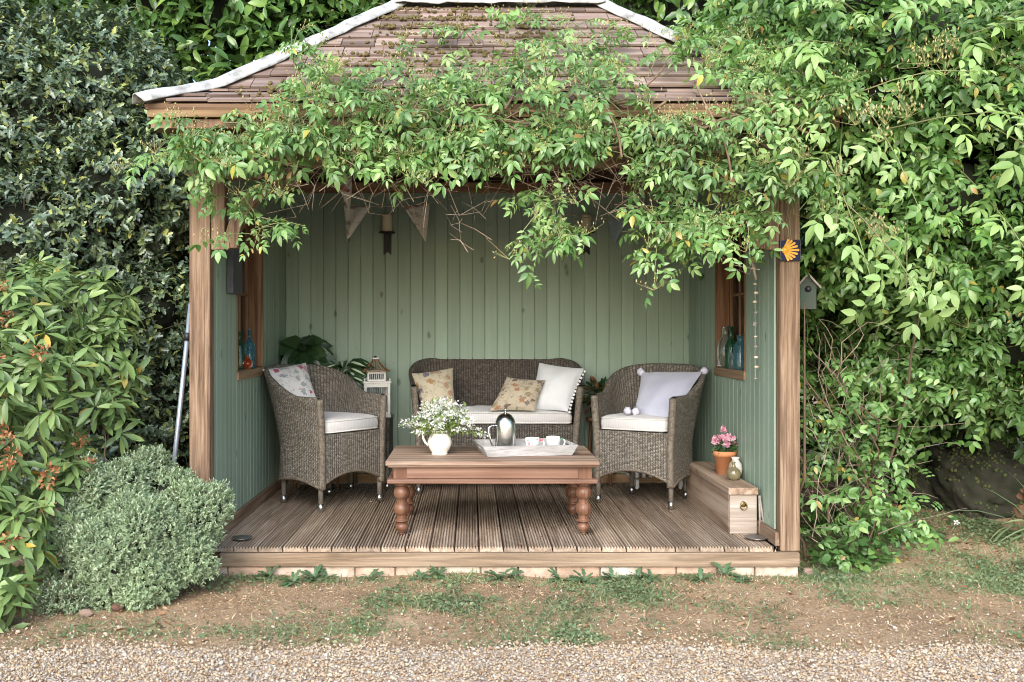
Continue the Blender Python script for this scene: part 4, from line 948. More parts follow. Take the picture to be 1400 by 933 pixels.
# ------------------------------------------------------------------ corner plants, side table, bird cage
def potplant(name,label,cat,x,y,z,r,h,potm,group=None):
    o=thing(name,label,cat,(x,y,z),group); b=MB()
    b.lathe([(0,0),(r*.68,0),(r*.92,h*.78),(r*1.0,h*.78),(r*1.02,h),(r*.92,h),(r*.88,h*.86),(0,h*.86)],(x,y,z),26); p=obj('pot',b,potm,o); return o,p
def stand(name,label,x,y,h,r):
    o=thing(name,label,'plant stand',(x,y,0),'plant stands in the corner'); b=MB(); b.lathe([(0,h-.022),(r,h-.022),(r,h),(0,h)],(x,y,0),24,False); obj('top',b,M['window_wood'],o)
    for k in range(3):
        a=2*PI*k/3+.4; b=MB(); b.tube([(x+r*.95*math.cos(a),y+r*.95*math.sin(a),.001),(x+r*.7*math.cos(a),y+r*.7*math.sin(a),h-.023)],.012,8); obj('leg',b,M['window_wood'],o)
stand('plant_stand','round wooden plant stand under the broad leaved plant in the corner',-1.235,2.03,.74,.12)
stand('plant_stand','round wooden plant stand under the white striped plant',-.955,2.03,.66,.11)
o,_=potplant('potted_plant','dark broad leaved house plant in the corner behind the rose print armchair','plant',-1.235,2.03,.7405,.085,.12,M['terracotta'])
n=85; a=rng.uniform(0,2*PI,n); e=rng.uniform(-.1,1.1,n); f=np.stack((np.cos(a)*np.cos(e),np.sin(a)*np.cos(e),np.sin(e)),1)
bp0=np.array((-1.225,2.02,.93))+f*np.array((.08,.06,.10))*rng.uniform(.3,1.2,(n,1)); bp0[:,2]+=.03
HL=leafN((0,.12,.4,.75,1),(0,.26,.34,.2,0),.15,-.5)
scatter('leaves',HL,bp0,f*np.array((1,.5,.5))+np.array((0,-.1,-.35)),np.tile((0,-1.,.55),(n,1))+rnd(n)*.25,rng.uniform(.11,.17,n),M['houseplant'],o)
stems('stems',np.tile((-1.235,2.03,.85),(n,1)),bp0,.003,M['greenstem'],o)
o,_=potplant('potted_plant','white striped trailing house plant in a terracotta pot behind the armchair','plant',-.955,2.03,.6605,.075,.11,M['terracotta'])
n=60; a=rng.uniform(0,2*PI,n); e=rng.uniform(-.5,.9,n); f=np.stack((np.cos(a)*np.cos(e),np.sin(a)*np.cos(e)*.7,np.sin(e)),1)
bp1=np.array((-.935,1.99,.85))+f*np.array((.14,.07,.075))*rng.uniform(.3,1.25,(n,1))
bp1[:12]+=np.array((.06,-.03,-.06)); bp1[:,0]=np.minimum(bp1[:,0],-.86)
f2=f*np.array((1,.5,.5))+np.array((0,-.1,-.3)); up=np.tile((0,-.9,.6),(n,1)); sc=rng.uniform(.10,.15,n)
scatter('leaves',leafN((0,.15,.45,.8,1),(0,.17,.22,.13,0),.2,-.5),bp1,f2,up,sc,M['houseplant'],o)
STR=leafN((.08,.3,.6,.9),(.0,.055,.06,0),.2,-.5); scatter('leaf_stripe',(STR[0]+np.array((.04,0,.02)),STR[1]),bp1,f2,up,sc,simple('pale_stripe',(.42,.50,.36)),o)
stems('stems',np.tile((-.955,2.03,.76),(n,1)),bp1,.0025,M['greenstem'],o)
st=thing('side_table','small dark wicker side table carrying the bird cage','side table',(-.73,1.98,0))
b=MB(); b.box(-.885,-.585,1.86,2.155,.16,.50); q=[]
f=MB()
for (p0,p1) in (((-.885,1.86),(-.585,1.86)),((-.585,1.86),(-.585,2.155)),((-.585,2.155),(-.885,2.155)),((-.885,2.155),(-.885,1.86))):
    L=math.dist(p0,p1); f.add([(*p0,.16),(*p1,.16),(*p1,.50),(*p0,.50)],[(0,1,2,3)],False,[[(0,0),(L,0),(L,.34),(0,.34)]])
f.add([(-.885,1.86,.50),(-.585,1.86,.50),(-.585,2.155,.50),(-.885,2.155,.50)],[(0,1,2,3)],False,[[(0,0),(.3,0),(.3,.295),(0,.295)]])
obj('body',f,M['wicker_dark'],st,fixn=False); b=MB(); b.box(-.892,-.578,1.853,2.162,.5015,.512); obj('top',b,simple('dark_top',(.05,.042,.035),None,rough=.35),st,.004)
for x in (-.865,-.605):
    for y in (1.88,2.135):
        b=MB(); b.tube([(x,y,.03),(x,y,.16)],.015,10); l=obj('leg',b,leg_plain,st); b=MB(); b.tube([(x,y,0),(x,y,.045)],.0165,12); obj('foot_cap',b,M['tip'],l)
# bird cage: square lower cage, small lantern and flared roof
bc=thing('bird_cage','white wooden bird cage with brown wire roof on the dark side table','bird cage',(-.70,1.99,.512))
mrot=Matrix.Translation((-.70,1.99,.5125)) @ Matrix.Rotation(math.radians(14),4,'Z')
cw=.085; z1=.245
def bx(b,*a): b.box(*a,m=mrot)
b=MB()
bx(b,-cw-.012,cw+.012,-cw-.012,cw+.012,0,.018)
for sx in (-1,1):
    for sy in (-1,1): bx(b,sx*cw-.009,sx*cw+.009,sy*cw-.009,sy*cw+.009,.0185,z1)
for s in (-1,1):
    for (za,zb_) in ((.0190,.034),(.148,.160),(z1-.03,z1-.001)):
        bx(b,-cw+.0095,cw-.0095,s*cw-.006,s*cw+.006,za,zb_); bx(b,s*cw-.006,s*cw+.006,-cw+.0095,cw-.0095,za,zb_)
bx(b,-cw-.016,cw+.016,-cw-.016,cw+.016,z1,z1+.012)
for sx in (-1,1):
    for sy in (-1,1): b.lathe([(0,z1+.012),(.008,z1+.012),(.004,z1+.018),(.008,z1+.026),(0,z1+.036)],(sx*(cw+.006),sy*(cw+.006),0),8,m=mrot)
u0=.066; bx(b,-u0,u0,-u0,u0,z1+.0125,z1+.024)
for sx in (-1,1):
    for sy in (-1,1): bx(b,sx*(u0-.006)-.006,sx*(u0-.006)+.006,sy*(u0-.006)-.006,sy*(u0-.006)+.006,z1+.0245,z1+.085)
for s in (-1,1):
    bx(b,-u0+.0125,u0-.0125,s*(u0-.006)-.005,s*(u0-.006)+.005,z1+.066,z1+.085); bx(b,s*(u0-.006)-.005,s*(u0-.006)+.005,-u0+.0125,u0-.0125,z1+.066,z1+.085)
bx(b,-.022,.022,-.022,.022,z1+.170,z1+.180); obj('frame',b,M['white_paint'],bc)
b=MB()
for t in np.linspace(-cw+.02,cw-.02,9):
    for s in (-1,1):
        for p in ((t,s*cw),(s*cw,t)): b.tube([tuple(mrot@Vector((p[0],p[1],.03))),tuple(mrot@Vector((p[0],p[1],z1-.02)))],.0018,5,False)
for t in np.linspace(-u0+.02,u0-.02,7):
    for s in (-1,1):
        for p in ((t,s*(u0-.006)),(s*(u0-.006),t)): b.tube([tuple(mrot@Vector((p[0],p[1],z1+.024))),tuple(mrot@Vector((p[0],p[1],z1+.07)))],.002,5,False)
obj('bars',b,M['white_metal'],bc,fixn=False)
b=MB()
for t in np.linspace(-1,1,6):
    for s in (-1,1):
        for sw in (0,1):
            pts=[]
            for q in np.linspace(0,1,7):
                rr=(.074)*(1-q)**1.7+.020; zz=z1+.086+.084*q; p=(t*rr,s*rr) if sw==0 else (s*rr,t*rr); pts.append(tuple(mrot@Vector((p[0],p[1],zz))))
            b.tube(pts,.0024,5,False)
for (rr,zz) in ((.094,z1+.086),): b.tube([tuple(mrot@Vector(p)) for p in ((-rr,-rr,zz),(rr,-rr,zz),(rr,rr,zz),(-rr,rr,zz))],.004,6,False,close=True)
obj('roof',b,M['rust'],bc,fixn=False)
b=MB(); b.lathe([(0,z1+.18),(.006,z1+.18),(.012,z1+.187),(.004,z1+.192),(0,z1+.196)],(0,0,0),10,m=mrot); obj('finial',b,M['iron'],bc)
# plant between the sofa and the armchair
stand('plant_stand','round wooden plant stand in the gap between sofa and armchair',.93,2.03,.50,.10)
o,_=potplant('potted_plant','dark leafy plant with russet leaves between the sofa and the armchair','plant',.93,2.03,.5005,.08,.11,M['iron'])
n=220; f=unit(rnd(n)+np.array((0,-.2,.3))); bp2=np.array((.93,2.02,.66))+f*np.array((.13,.09,.12))*rng.uniform(.3,1,(n,1))
scatter('leaves',LEAF,bp2,f,rnd(n)*.4+np.array((0,-.3,1)),rng.uniform(.03,.06,n),leafmat('russet_house_leaves',[(0,(.02,.05,.02)),(.75,(.03,.07,.025)),(.8,(.16,.05,.02)),(1,(.22,.10,.03))],.45,.1),o)
stems('stems',np.tile((.93,2.03,.6),(60,1)),bp2[:60],.002,M['greenstem'],o)
# oil filled radiator behind the second armchair
rd=thing('radiator','white finned oil radiator behind the armchair with lavender cushion','radiator',(1.33,1.97,0))
for k in range(9):
    x=1.14+.048*k; b=MB(); b.box(x-.014,x+.014,1.90,2.06,.075,.42); obj('fin',b,M['white_metal'],rd,.012,3)
b=MB(); b.tube([(1.13,1.98,.12),(1.54,1.98,.12)],.014,8); b.tube([(1.13,1.98,.37),(1.54,1.98,.37)],.014,8); obj('pipe',b,M['white_metal'],rd)
for x in (1.18,1.49): b=MB(); b.box(x-.012,x+.012,1.85,2.11,.02,.072); b.tube([(x,1.87,.015),(x,1.89,.015)],.0145,10); b.tube([(x,2.07,.015),(x,2.09,.015)],.0145,10); obj('foot',b,M['white_metal'],rd,.003)
# ------------------------------------------------------------------ chest and the things on and by it
ch=thing('wooden_chest','long narrow weathered wooden chest along the green side wall','chest',(1.515,.87,0))
b=MB(); b.box(1.437,1.592,.334,1.42,.001,.218); obj('body',b,M['chest'],ch,.003)
b=MB(); b.box(1.440,1.590,.318,.3335,.001,.217); obj('end_panel',b,M['chest_end'],ch,.002)
b=MB(); b.box(1.430,1.597,.308,1.43,.2185,.258); obj('lid',b,M['chest'],ch,.004)
b=MB(); b.lathe([(0,0),(.017,0),(.015,.003),(.006,.005),(0,.005)],(0,0,0),20,m=Matrix.Translation((1.515,.3175,.165))@Matrix.Rotation(PI/2,4,'X'))
rp=obj('ring_pull',b,M['brass'],ch); b=MB(); b.tube([(1.515+.018*math.cos(a),.3095,.155+.018*math.sin(a)) for a in np.linspace(0,2*PI,20,False)],.0035,8,False,close=True); b.box(1.511,1.519,.309,.314,.168,.178); obj('ring',b,M['brass'],rp)
pz=.2585; px_,py_=1.543,.84
o,pp_=potplant('flower_pot','terracotta pot of pink flowers standing on the wooden chest','potted flower',px_,py_,pz,.070,.142,M['terracotta'])
n=260; f=unit(rnd(n)+np.array((0,0,.35))); pos=np.array((px_,py_,pz+.165))+f*np.array((.068,.058,.05))*rng.uniform(.3,1.05,(n,1))
scatter('leaves',LEAF,pos,f,rnd(n)*.4+np.array((0,-.2,1)),rng.uniform(.018,.034,n),leafmat('posy_leaves',[(0,(.03,.085,.03)),(1,(.07,.15,.05))],.45,.15),o)
RUF=(np.array([(math.cos(2*PI*i/10)*(1+.12*(-1)**i),math.sin(2*PI*i/10)*(1+.12*(-1)**i),.35+.15*(-1)**i) for i in range(10)]+[(math.cos(2*PI*i/10)*.55,math.sin(2*PI*i/10)*.55,.5+.1*(-1)**i) for i in range(10)]+[(0,0,0),(0,0,.35)]),[(20,i,(i+1)%10) for i in range(10)]+[(21,10+i,10+(i+1)%10) for i in range(10)])
for i in range(17):
    a=rng.uniform(0,2*PI); q=math.sqrt(rng.uniform(0,1)); c=np.array((px_+.066*q*math.cos(a),py_-.015+.05*q*math.sin(a),pz+.232-.04*q*q+rng.uniform(-.012,.012)))
    if i==16: c=np.array((px_-.016,py_,pz+.275))
    k=7; cc_=c+rng.normal(size=(k,3))*.007
    scatter('flower',RUF,cc_,rnd(k),rnd(k)*.6+np.array((0,-.7,.8)),rng.uniform(.012,.019,k),M['petal_pink'],o,False)
bottle('squat bronze glazed bottle vase in front of the terracotta pot',1.535,.60,pz,[(0,0),(.022,0),(.038,.018),(.042,.038),(.036,.058),(.020,.072),(.011,.080),(.010,.100),(.014,.106),(.008,.106)],M['vase_dark'],'vase',None,'vase',24)
bottle('cream crackled vase behind the squat bronze vase',1.572,.70,pz,[(0,0),(.026,0),(.038,.025),(.041,.055),(.036,.082),(.024,.098),(.020,.106),(.025,.122),(.020,.122)],M['vase_white'],'vase',None,'vase',24)
la=thing('willow_trellis','little rustic stick trellis leaning by the end of the chest','trellis',(1.61,.30,.001))
b=MB(); b.tube([(1.598,.278,.004),(1.600,.306,.215)],.006,6); b.tube([(1.645-.02,.272,.004),(1.600,.300,.217)],.0055,6); obj('upright',b,M['greywood'],la)
b=MB()
for q in np.linspace(.1,.75,6): b.tube([(1.594,.282+.024*q,.215*q),(1.631-.026*q,.277+.024*q,.215*q)],.0042,6)
obj('rung',b,M['greywood'],la,fixn=False)
def dish(label,x,y,r):
    b=MB(); b.lathe([(0,.0),(r*.7,.0),(r*.75,.004),(r,.012),(r*1.02,.015),(r*.95,.014),(r*.7,.007),(0,.006)],(x,y,.001),28); o=obj('dish',b,M['steel_dull'],None); tag(o,label,'dish','metal dishes on the deck edge')
M['steel_dull']=simple('dull_steel',(.32,.31,.30),(.22,.21,.20),14,rough=.35,metal=.9)
dish('round metal dish on the deck by the chest end',1.545,.165,.065); dish('round metal dish on the deck beside the grey green shrub',-1.245,.155,.055)
# ------------------------------------------------------------------ walls and posts: plaque, shells, tile, nest box, pole
b=MB(); b.box(XL+.002,XL+.04,.40,.63,1.345,1.70); o=obj('plaque',b,M['slate'],None,.004); tag(o,'dark grey slate plaque hung on the green side wall','plaque')
ss=thing('shell_string','string of small shells hanging from driftwood on the green side wall','shell string',(XR-.03,.36,1.3))
top=P(1032,318,1361*1.585/387); X0=1.59; yy=.34
pts=[(X0,yy+.004*math.sin(z*30),z) for z in np.linspace(1.62,.86,30)]
b=MB(); b.tube(pts,.0014,5,False); obj('string',b,M['string'],ss,fixn=False)
for z in (1.395,1.345,1.295,1.235,1.175,1.165,1.10,1.045,.985,.93,.865):
    b=MB(); b.ball((X0+rng.uniform(-.006,.006),yy,z),.0085+rng.uniform(0,.004),8,5,(1.2,.8,.7)); obj('shell',b,M['shell'] if rng.uniform()<.75 else M['greywood'],ss,fixn=False)
b=MB(); b.tube([(X0-.022,yy,1.53),(X0-.012,yy-.004,1.48),(X0+.002,yy,1.42)],[.007,.010,.006],8); obj('driftwood',b,M['shell'],ss,fixn=False)
ti=thing('shell_tile','dark blue tile with a yellow scallop shell emblem on the timber post','tile',(1.676,-.012,1.5))
tc=P(1081.5,342.5,5.215); b=MB(); b.box(tc[0]-.055,tc[0]+.055,-.010,.002,tc[2]-.055,tc[2]+.055); obj('body',b,M['navy'],ti,.003)
b=MB(); b.tube([(tc[0]-.055+a,-.0105,tc[2]-.055+c) for a,c in ((0.003,.003),(.107,.003),(.107,.107),(.003,.107))],.0018,5,False,close=True); obj('rim',b,simple('tile_rim',(.16,.15,.20),None,rough=.5),ti,fixn=False)
b=MB(); hx,hz=tc[0]-.040,tc[2]+.002
for k in range(9):
    a=math.radians(-62+124*k/8); L=.083-.018*abs(k-4)/4*1.2; d=np.array((math.cos(a),math.sin(a))); nn=np.array((-d[1],d[0]))
    p=[np.array((hx,hz))+d*.008-nn*.003,np.array((hx,hz))+d*L-nn*.0062,np.array((hx,hz))+d*(L+.004),np.array((hx,hz))+d*L+nn*.0062,np.array((hx,hz))+d*.008+nn*.003]
    b.add([(q[0],-.0135,q[1]) for q in p]+[(q[0],-.0102,q[1]) for q in p],[(0,1,2,3,4)]+[(i,5+i,5+(i+1)%5,(i+1)%5) for i in range(5)])
b.lathe([(0,.0),(.020,.0),(.018,.004),(0,.005)],(0,0,0),18,m=Matrix.Translation((hx+.012,-.0102,hz))@Matrix.Rotation(PI/2,4,'X')); obj('scallop_shell',b,M['yellow'],ti)
b=MB(); b.tube([(tc[0]-.005,-.011,tc[2]+.05),(tc[0]-.02,-.011,tc[2]+.16),(tc[0]-.012,-.013,tc[2]+.24)],.0015,5); b.tube([(tc[0]+.005,-.011,tc[2]+.05),(tc[0]-.008,-.011,tc[2]+.16),(tc[0]-.012,-.013,tc[2]+.24)],.0015,5); obj('string',b,M['string'],ti,fixn=False)
nb_=thing('nest_box','faded green wooden nest box with pitched roof on the post side','nest box',(1.80,.25,1.2))
c=P(1102,402,5.47); m_=Matrix.Translation((c[0],.20,c[2]))@Matrix.Rotation(math.radians(-18),4,'Z')
b=MB(); vs=[(-.042,0,-.085),(.042,0,-.085),(.042,0,.05),(0,0,.10),(-.042,0,.05)]
b.add([tuple(m_@Vector((x,y,z))) for y in (0,.11) for x,_,z in vs],[(0,1,2,3,4),(9,8,7,6,5)]+[(i,5+i,5+(i+1)%5,(i+1)%5) for i in range(5)]); obj('body',b,M['verd'],nb_)
b=MB()
for s in (-1,1): b.add([tuple(m_@Vector(p)) for p in ((0,-.02,.107),(s*.066,-.02,.030),(s*.066,.13,.030),(0,.13,.107))],[(0,1,2,3)])
obj('roof',b,M['greywood'],nb_,solid=.010,fixn=False)
b=MB(); b.lathe([(0,0),(.017,0),(.017,.003),(0,.003)],(0,0,0),16,m=m_@Matrix.Translation((0,-.001,.025))@Matrix.Rotation(PI/2,4,'X')); obj('entrance_hole',b,M['iron'],nb_)
b=MB(); a0,a1=np.array((-1.655,.10,GZ)),np.array((-1.525,.17,1.28)); b.tube([a0,a1],.0135,12); pol=obj('pole',b,M['alu'],None); tag(pol,'slim grey metal pole leaning beside the timber post','pole')
b=MB(); mid=a0+(a1-a0)*.86; b.tube([mid,mid+(a1-a0)*.03],.019,12); obj('collar',b,M['iron'],pol)
# ------------------------------------------------------------------ shrubs and trees
def balls(lst): return np.array([(*P(px,py,d),r*d/FL) for px,py,d,r in lst])
# holly hedge beside and behind the summerhouse
hs=lumps((-3.9,-1.95,1.5,2.6,-.1,2.9),46,(.34,.6))
hs=hs[(hs[:,0]+hs[:,3]<-1.60)]
hs=np.concatenate((hs,balls([(60,330,6.6,110),(150,280,6.7,100),(210,420,6.6,52),(215,540,6.7,48),(190,220,6.9,75),(60,180,6.8,110),(140,150,7.0,90),(225,620,6.7,45),(130,600,6.6,90)])))
bush('holly_bush','dark glossy small leaved holly bush pressing against the side of the summerhouse','shrub',hs,11000,10,.17,.055,HOLLY_L,M['holly'],depth=.09,corek=.66,stem_n=260,upw=.35)
ls=np.concatenate((lumps((-4.6,-.6,3.3,4.3,.3,5.3),60,(.5,.8)),))
ls=np.concatenate((ls,balls([(330,30,8.9,95),(230,30,9.0,110),(120,10,9.0,110),(430,10,9.2,100),(20,10,9.0,110),(370,60,8.8,60)])))
bush('laurel_tree','large leaved green laurel rising behind the pale roof cap and the holly','tree',ls,5500,7,.32,.15,LAUREL_L,M['laurel'],'laurels behind the summerhouse',depth=.14,corek=.55,stem_n=160,droop=.25)
ls=np.concatenate((lumps((-.9,3.6,3.5,4.4,.6,5.3),60,(.5,.8)),balls([(960,40,8.8,90),(1050,20,8.8,90),(880,-10,9,80),(1120,20,8.6,80)])))
bush('laurel_tree','large leaved green laurel behind the tiled roof ridge','tree',ls,3000,7,.32,.14,LAUREL_L,M['laurel'],'laurels behind the summerhouse',depth=.14,corek=.55,stem_n=120,droop=.25)
ls=lumps((2.6,6.2,2.2,3.4,.3,4.6),50,(.5,.8))
bush('laurel_tree','dark laurel behind the climbing rose on the rocky side of the garden','tree',ls,2600,7,.3,.13,LAUREL_L,M['laurel'],'laurels behind the summerhouse',depth=.14,corek=.55,stem_n=120,droop=.2)
ls=lumps((-7.0,-4.0,1.6,3.4,.0,4.4),46,(.55,.85))
bush('laurel_tree','laurel standing behind the orange flowered rhododendron','tree',ls,1500,7,.3,.13,LAUREL_L,M['laurel'],'laurels behind the summerhouse',depth=.14,corek=.55,stem_n=60,droop=.2)
# rhododendron with faded orange flowers
def rhodo(name,label,sph,n,ll,m,ntruss,per=10,corek=.72,cat='shrub'):
    s=np.asarray(sph); o=thing(name,label,cat,(s[:,0].mean(),s[:,1].mean(),GZ))
    p,nn=sphere_pts(s,n); p=p-nn*rng.exponential(.05,(n,1)); t=unit(nn*.7+np.array((0,-.15,.65))+rnd(n)*.35)
    T=np.repeat(t,per,0); rad=rnd(n*per); rad-=T*np.sum(rad*T,1,keepdims=True); rad=unit(rad)
    k=np.tile(np.arange(per)/per,n)[:,None]
    f=unit(rad+T*(.9*(k-.15))); pos=np.repeat(p,per,0)+T*(k-.5)*.03+rad*.006
    scatter('leaves',RHODO_L,pos,f+np.array((0,0,-.26)),T+rnd(n*per)*.12,ll*rng.uniform(.65,1.15,n*per),m,o)
    cen=s[:,:3].mean(0)
    q=rng.choice(n,min(n,130),False); base=p[q]-t[q]*rng.uniform(.15,.35,(len(q),1))-np.array((0,0,.05)); stems('stems',base,p[q],.0055,M['twig'],o,.06)
    front=np.where((p[:,1]<np.median(p[:,1])+.15)&(p[:,0]>-2.55)&(p[:,2]>.05))[0]
    for i in rng.choice(front,min(ntruss,len(front)),False):
        c=p[i]+t[i]*.06; kk=34; dd=unit(rnd(kk)+t[i]*.5)*rng.uniform(.4,1,(kk,1))
        scatter('flower_cluster',leafN((0,.45,.8,1),(0,.2,.26,0),.6,-.7),c+dd*.036,dd+rnd(kk)*.4,rnd(kk),rng.uniform(.014,.028,kk),M['truss'],o)
    return o
rs=balls([(30,440,5.2,80),(120,430,5.5,62),(150,500,5.3,52),(20,540,4.9,100),(110,570,5.1,62),(50,660,4.8,72),(0,740,4.55,70),(-90,480,5.2,140),(-100,680,4.6,130),(-5,830,4.3,42),(-130,850,4.2,80),(70,390,5.6,40)])
rhodo('rhododendron','rhododendron with whorled leaves and faded orange flower clusters',rs,560,.115,M['rhodo'],38,corek=.3)
rs2=balls([(1235,575,6.9,55),(1290,540,7.1,60),(1190,610,6.8,40),(1340,560,7.2,55),(1260,620,6.8,32)])
rhodo('rhododendron','dark flowerless rhododendron above the mossy rock',rs2,190,.13,M['laurel'],0,8)
# grey green hebe
hb=balls([(135,690,4.9,58),(195,676,5.05,44),(203,650,5.1,24),(250,706,4.95,46),(276,722,4.9,32),(128,740,4.8,58),(190,745,4.75,66),(150,785,4.68,44),(240,745,4.82,46),(100,705,4.9,38),(215,790,4.7,34),(235,670,5.05,26)])
hb[:,3]*=.90; q_,n_=sphere_pts(hb,60,.9); hb=np.concatenate((hb*np.array((1,1,1,.93)),np.concatenate((q_-n_*.012,rng.uniform(.045,.095,(60,1))),1)))
def sprigs(name,label,sph,n,per,tl,ll,m,cat='shrub',corek=.86):
    s=np.asarray(sph); o=thing(name,label,cat,(s[:,0].mean(),s[:,1].mean(),GZ)); p,nn=sphere_pts(s,n,.93)
    w=noise2(p[:,0]*1.0+p[:,1],p[:,2],77,4,3)[:,None]*.022; gap=noise2(p[:,0]+p[:,1]*.7,p[:,2]-p[:,1]*.4,78,5.5,3)>-.80; p,nn,w=p[gap],nn[gap],w[gap]; n=len(p)
    pos,f,u,sc,a,b=twig_leaves(p+nn*w,nn,per,tl,ll,.018,1.0,.55,.45)
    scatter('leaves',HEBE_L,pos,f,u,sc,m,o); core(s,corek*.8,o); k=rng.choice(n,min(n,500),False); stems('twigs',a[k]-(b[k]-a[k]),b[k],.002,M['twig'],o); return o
sprigs('hebe_bush','rounded pale grey green hebe bush beside the deck',hb,11000,14,.036,.0158,M['hebe'])
hb2=balls([(88,822,4.55,20),(70,826,4.55,14),(106,818,4.58,14)])
sprigs('hebe_bush','tiny outlying tuft of grey green hebe by the bare soil',hb2,420,12,.05,.016,M['hebe'],corek=.6)
# ------------------------------------------------------------------ climbing rose over the roof and the tangle beside it
def roofd(py): return 5.0+max(0,(140-py)/130)*1.2
blobs=[(285,190,30,22,13),(340,190,35,22,16),(400,170,40,26,14),(368,245,26,22,9),(362,308,26,12,5),(430,200,40,22,9),(250,205,22,18,7),(300,225,24,18,8),(330,275,18,14,4),
(480,228,25,18,8),(485,258,16,8,3),(540,190,50,28,18),(600,215,40,26,17),(565,245,28,10,5),(650,190,50,28,20),(700,212,36,22,13),(590,150,60,26,18),(520,140,40,22,9),(460,135,40,22,9),(425,110,25,30,7),(400,85,10,30,2),
(760,170,50,28,20),(800,205,40,18,8),(850,160,50,32,20),(750,272,20,20,8),(760,318,15,16,8),(735,300,16,10,3),(700,120,60,22,13),(640,105,50,18,6),(800,110,46,26,10),(760,70,36,26,7),(820,60,36,26,8),(715,45,26,26,3),
(900,200,40,28,16),(912,250,32,22,13),(890,288,26,18,8),(900,335,14,12,4),(950,290,28,20,11),(965,325,22,14,6),(1000,290,28,26,12),(940,170,50,24,15),(1000,200,45,45,26),(900,80,30,26,4),(960,45,40,24,7),(1020,100,46,46,22),(1042,240,26,26,13),(1030,300,16,12,4),(1072,215,26,28,16),(1100,255,24,22,10),
(1080,110,46,30,24),(1140,115,36,30,18),(1010,70,36,26,12),(1090,50,46,26,16),(560,90,30,18,3),(620,60,30,16,2)]
STt=[];DI=[];LE=[]
for px,py,sx,sy,n in blobs:
    if 425<px<725 and py>145: py-=30 if py>200 else 14
    n=int(n*(.95 if py>195 else 1.5)+.5)
    for _ in range(n):
        x,y=px+sx*np.clip(rng.normal()*.62,-1.15,1.15),py+sy*np.clip(rng.normal()*.62,-1.15,1.15)
        d=roofd(y)-rng.uniform(-.04,.2) if y<150 else rng.uniform(4.88,5.14)
        STt.append(P(x,y,d)); 
        if y<150: DI.append(unit(rng.normal(size=3)*np.array((1,.4,.5))+np.array((0,-.35,.55))))
        else: DI.append(unit(rng.normal(size=3)*np.array((1,.5,.4))+np.array((0,-.55,.0))))
        LE.append(rng.uniform(.10,.24))
STt,DI,LE=np.array(STt),np.array(DI),np.array(LE)
def shoot(st,di,le,per,droop,ls,face=(0,-.75,.75)):
    n=len(st); j=np.tile((np.arange(per)+.6)/per,n)[:,None]; i=np.repeat(np.arange(n),per)
    dr=np.array((0,0,-droop)); pos=st[i]+di[i]*le[i][:,None]*j+dr*le[i][:,None]*j*j
    t=unit(di[i]+2*dr*j); side=unit(np.cross(t,np.array((0,-.4,1.0)))); sg=np.where(np.arange(n*per)%2==0,1,-1)[:,None]
    f=unit(side*sg*.85+t*.55+rnd(n*per)*.3+np.array((0,-.15,-.32))); u=unit(np.array(face)+rnd(n*per)*.55)
    return pos,f,u,ls*rng.uniform(.45,1.2,n*per),st+di*le[:,None]+dr*le[:,None]
cr=thing('climbing_rose','climbing rose trailing over the tiled eave in loose fringes','climbing plant',(1.95,.3,GZ))
pos,f,u,s_,tips=shoot(STt,DI,LE,5,.35,.140)
keep=(rng.uniform(size=len(pos))<.86)&~((pos[:,0]>1.48)&(pos[:,0]<2.0)&(pos[:,2]>1.0)&(pos[:,2]<1.66))&~((pos[:,0]>.50)&(pos[:,0]<.72)&(pos[:,2]>1.40)&(pos[:,2]<1.80)&(rng.uniform(size=len(pos))<.95)); pos,f,u,s_=pos[keep],f[keep],u[keep],s_[keep]; k=rng.uniform(size=len(pos))<.82
scatter('leaves',ROSE,pos[k],f[k],u[k],s_[k],M['rose_leaf'],cr); scatter('young_leaves',ROSE,pos[~k],f[~k],u[~k],s_[~k]*.9,M['rose_pale'],cr)
b=MB()
for a,di,l,t in zip(STt,DI,LE,tips):
    b.tube([a-di*.06,a,(a+di*l*.5+np.array((0,0,-.09*l))),t],[.003,.0026,.0022,.0012],4,False)
obj('shoots',b,M['greenstem'],cr,fixn=False)
# main canes along the eave and the dry twigs underneath
b=MB()
for q in range(16):
    y0=rng.uniform(150,215); pts=[P(x,y0+18*math.sin(x*.011+q)+rng.normal()*6,5.0+.06*math.sin(x*.02+q*2)) for x in np.linspace(1120-q*14,300+rng.uniform(0,320),26)]; b.tube(pts,np.linspace(.009,.003,26),5,False)
for (x0,y0,x1,y1) in ((1000,240,930,40),(850,215,790,40),(640,190,600,70),(445,150,470,70),(690,150,730,30),(560,160,520,60),(880,120,960,20),(430,170,395,40)):
    b.tube([P(x0+(x1-x0)*q+6*math.sin(q*7),y0+(y1-y0)*q,roofd(y0+(y1-y0)*q)-.12) for q in np.linspace(0,1,9)],np.linspace(.007,.0025,9),5,False)
obj('canes',b,M['twig'],cr,fixn=False)
b=MB()
for _ in range(330):
    x=rng.uniform(380,1060); y=rng.normal(222,20); c=P(x,y,rng.uniform(4.95,5.2)); d=unit(rng.normal(size=3)*np.array((1,.35,.7))+np.array((0,0,-.25))); l=rng.uniform(.08,.30); n2=rng.normal(size=3)*.18*l
    b.tube([c,c+d*l*.5+n2,c+d*l],[.0022,.0018,.0009],3,False)
for (x,y,n) in ((640,300,10),(600,240,10),(740,245,12),(860,265,14),(800,230,12),(985,345,8),(545,250,8)):
    for _ in range(n):
        c=P(x+rng.normal()*22,y+rng.normal()*12,5.05+rng.uniform(-.1,.2)); d=unit(rng.normal(size=3)*np.array((1,.3,.8))); l=rng.uniform(.06,.2); b.tube([c-d*l*.5,c+rng.normal(size=3)*.015,c+d*l*.5],[.0022,.0018,.0009],3,False)
obj('dry_twigs',b,M['drytwig'],cr,fixn=False)
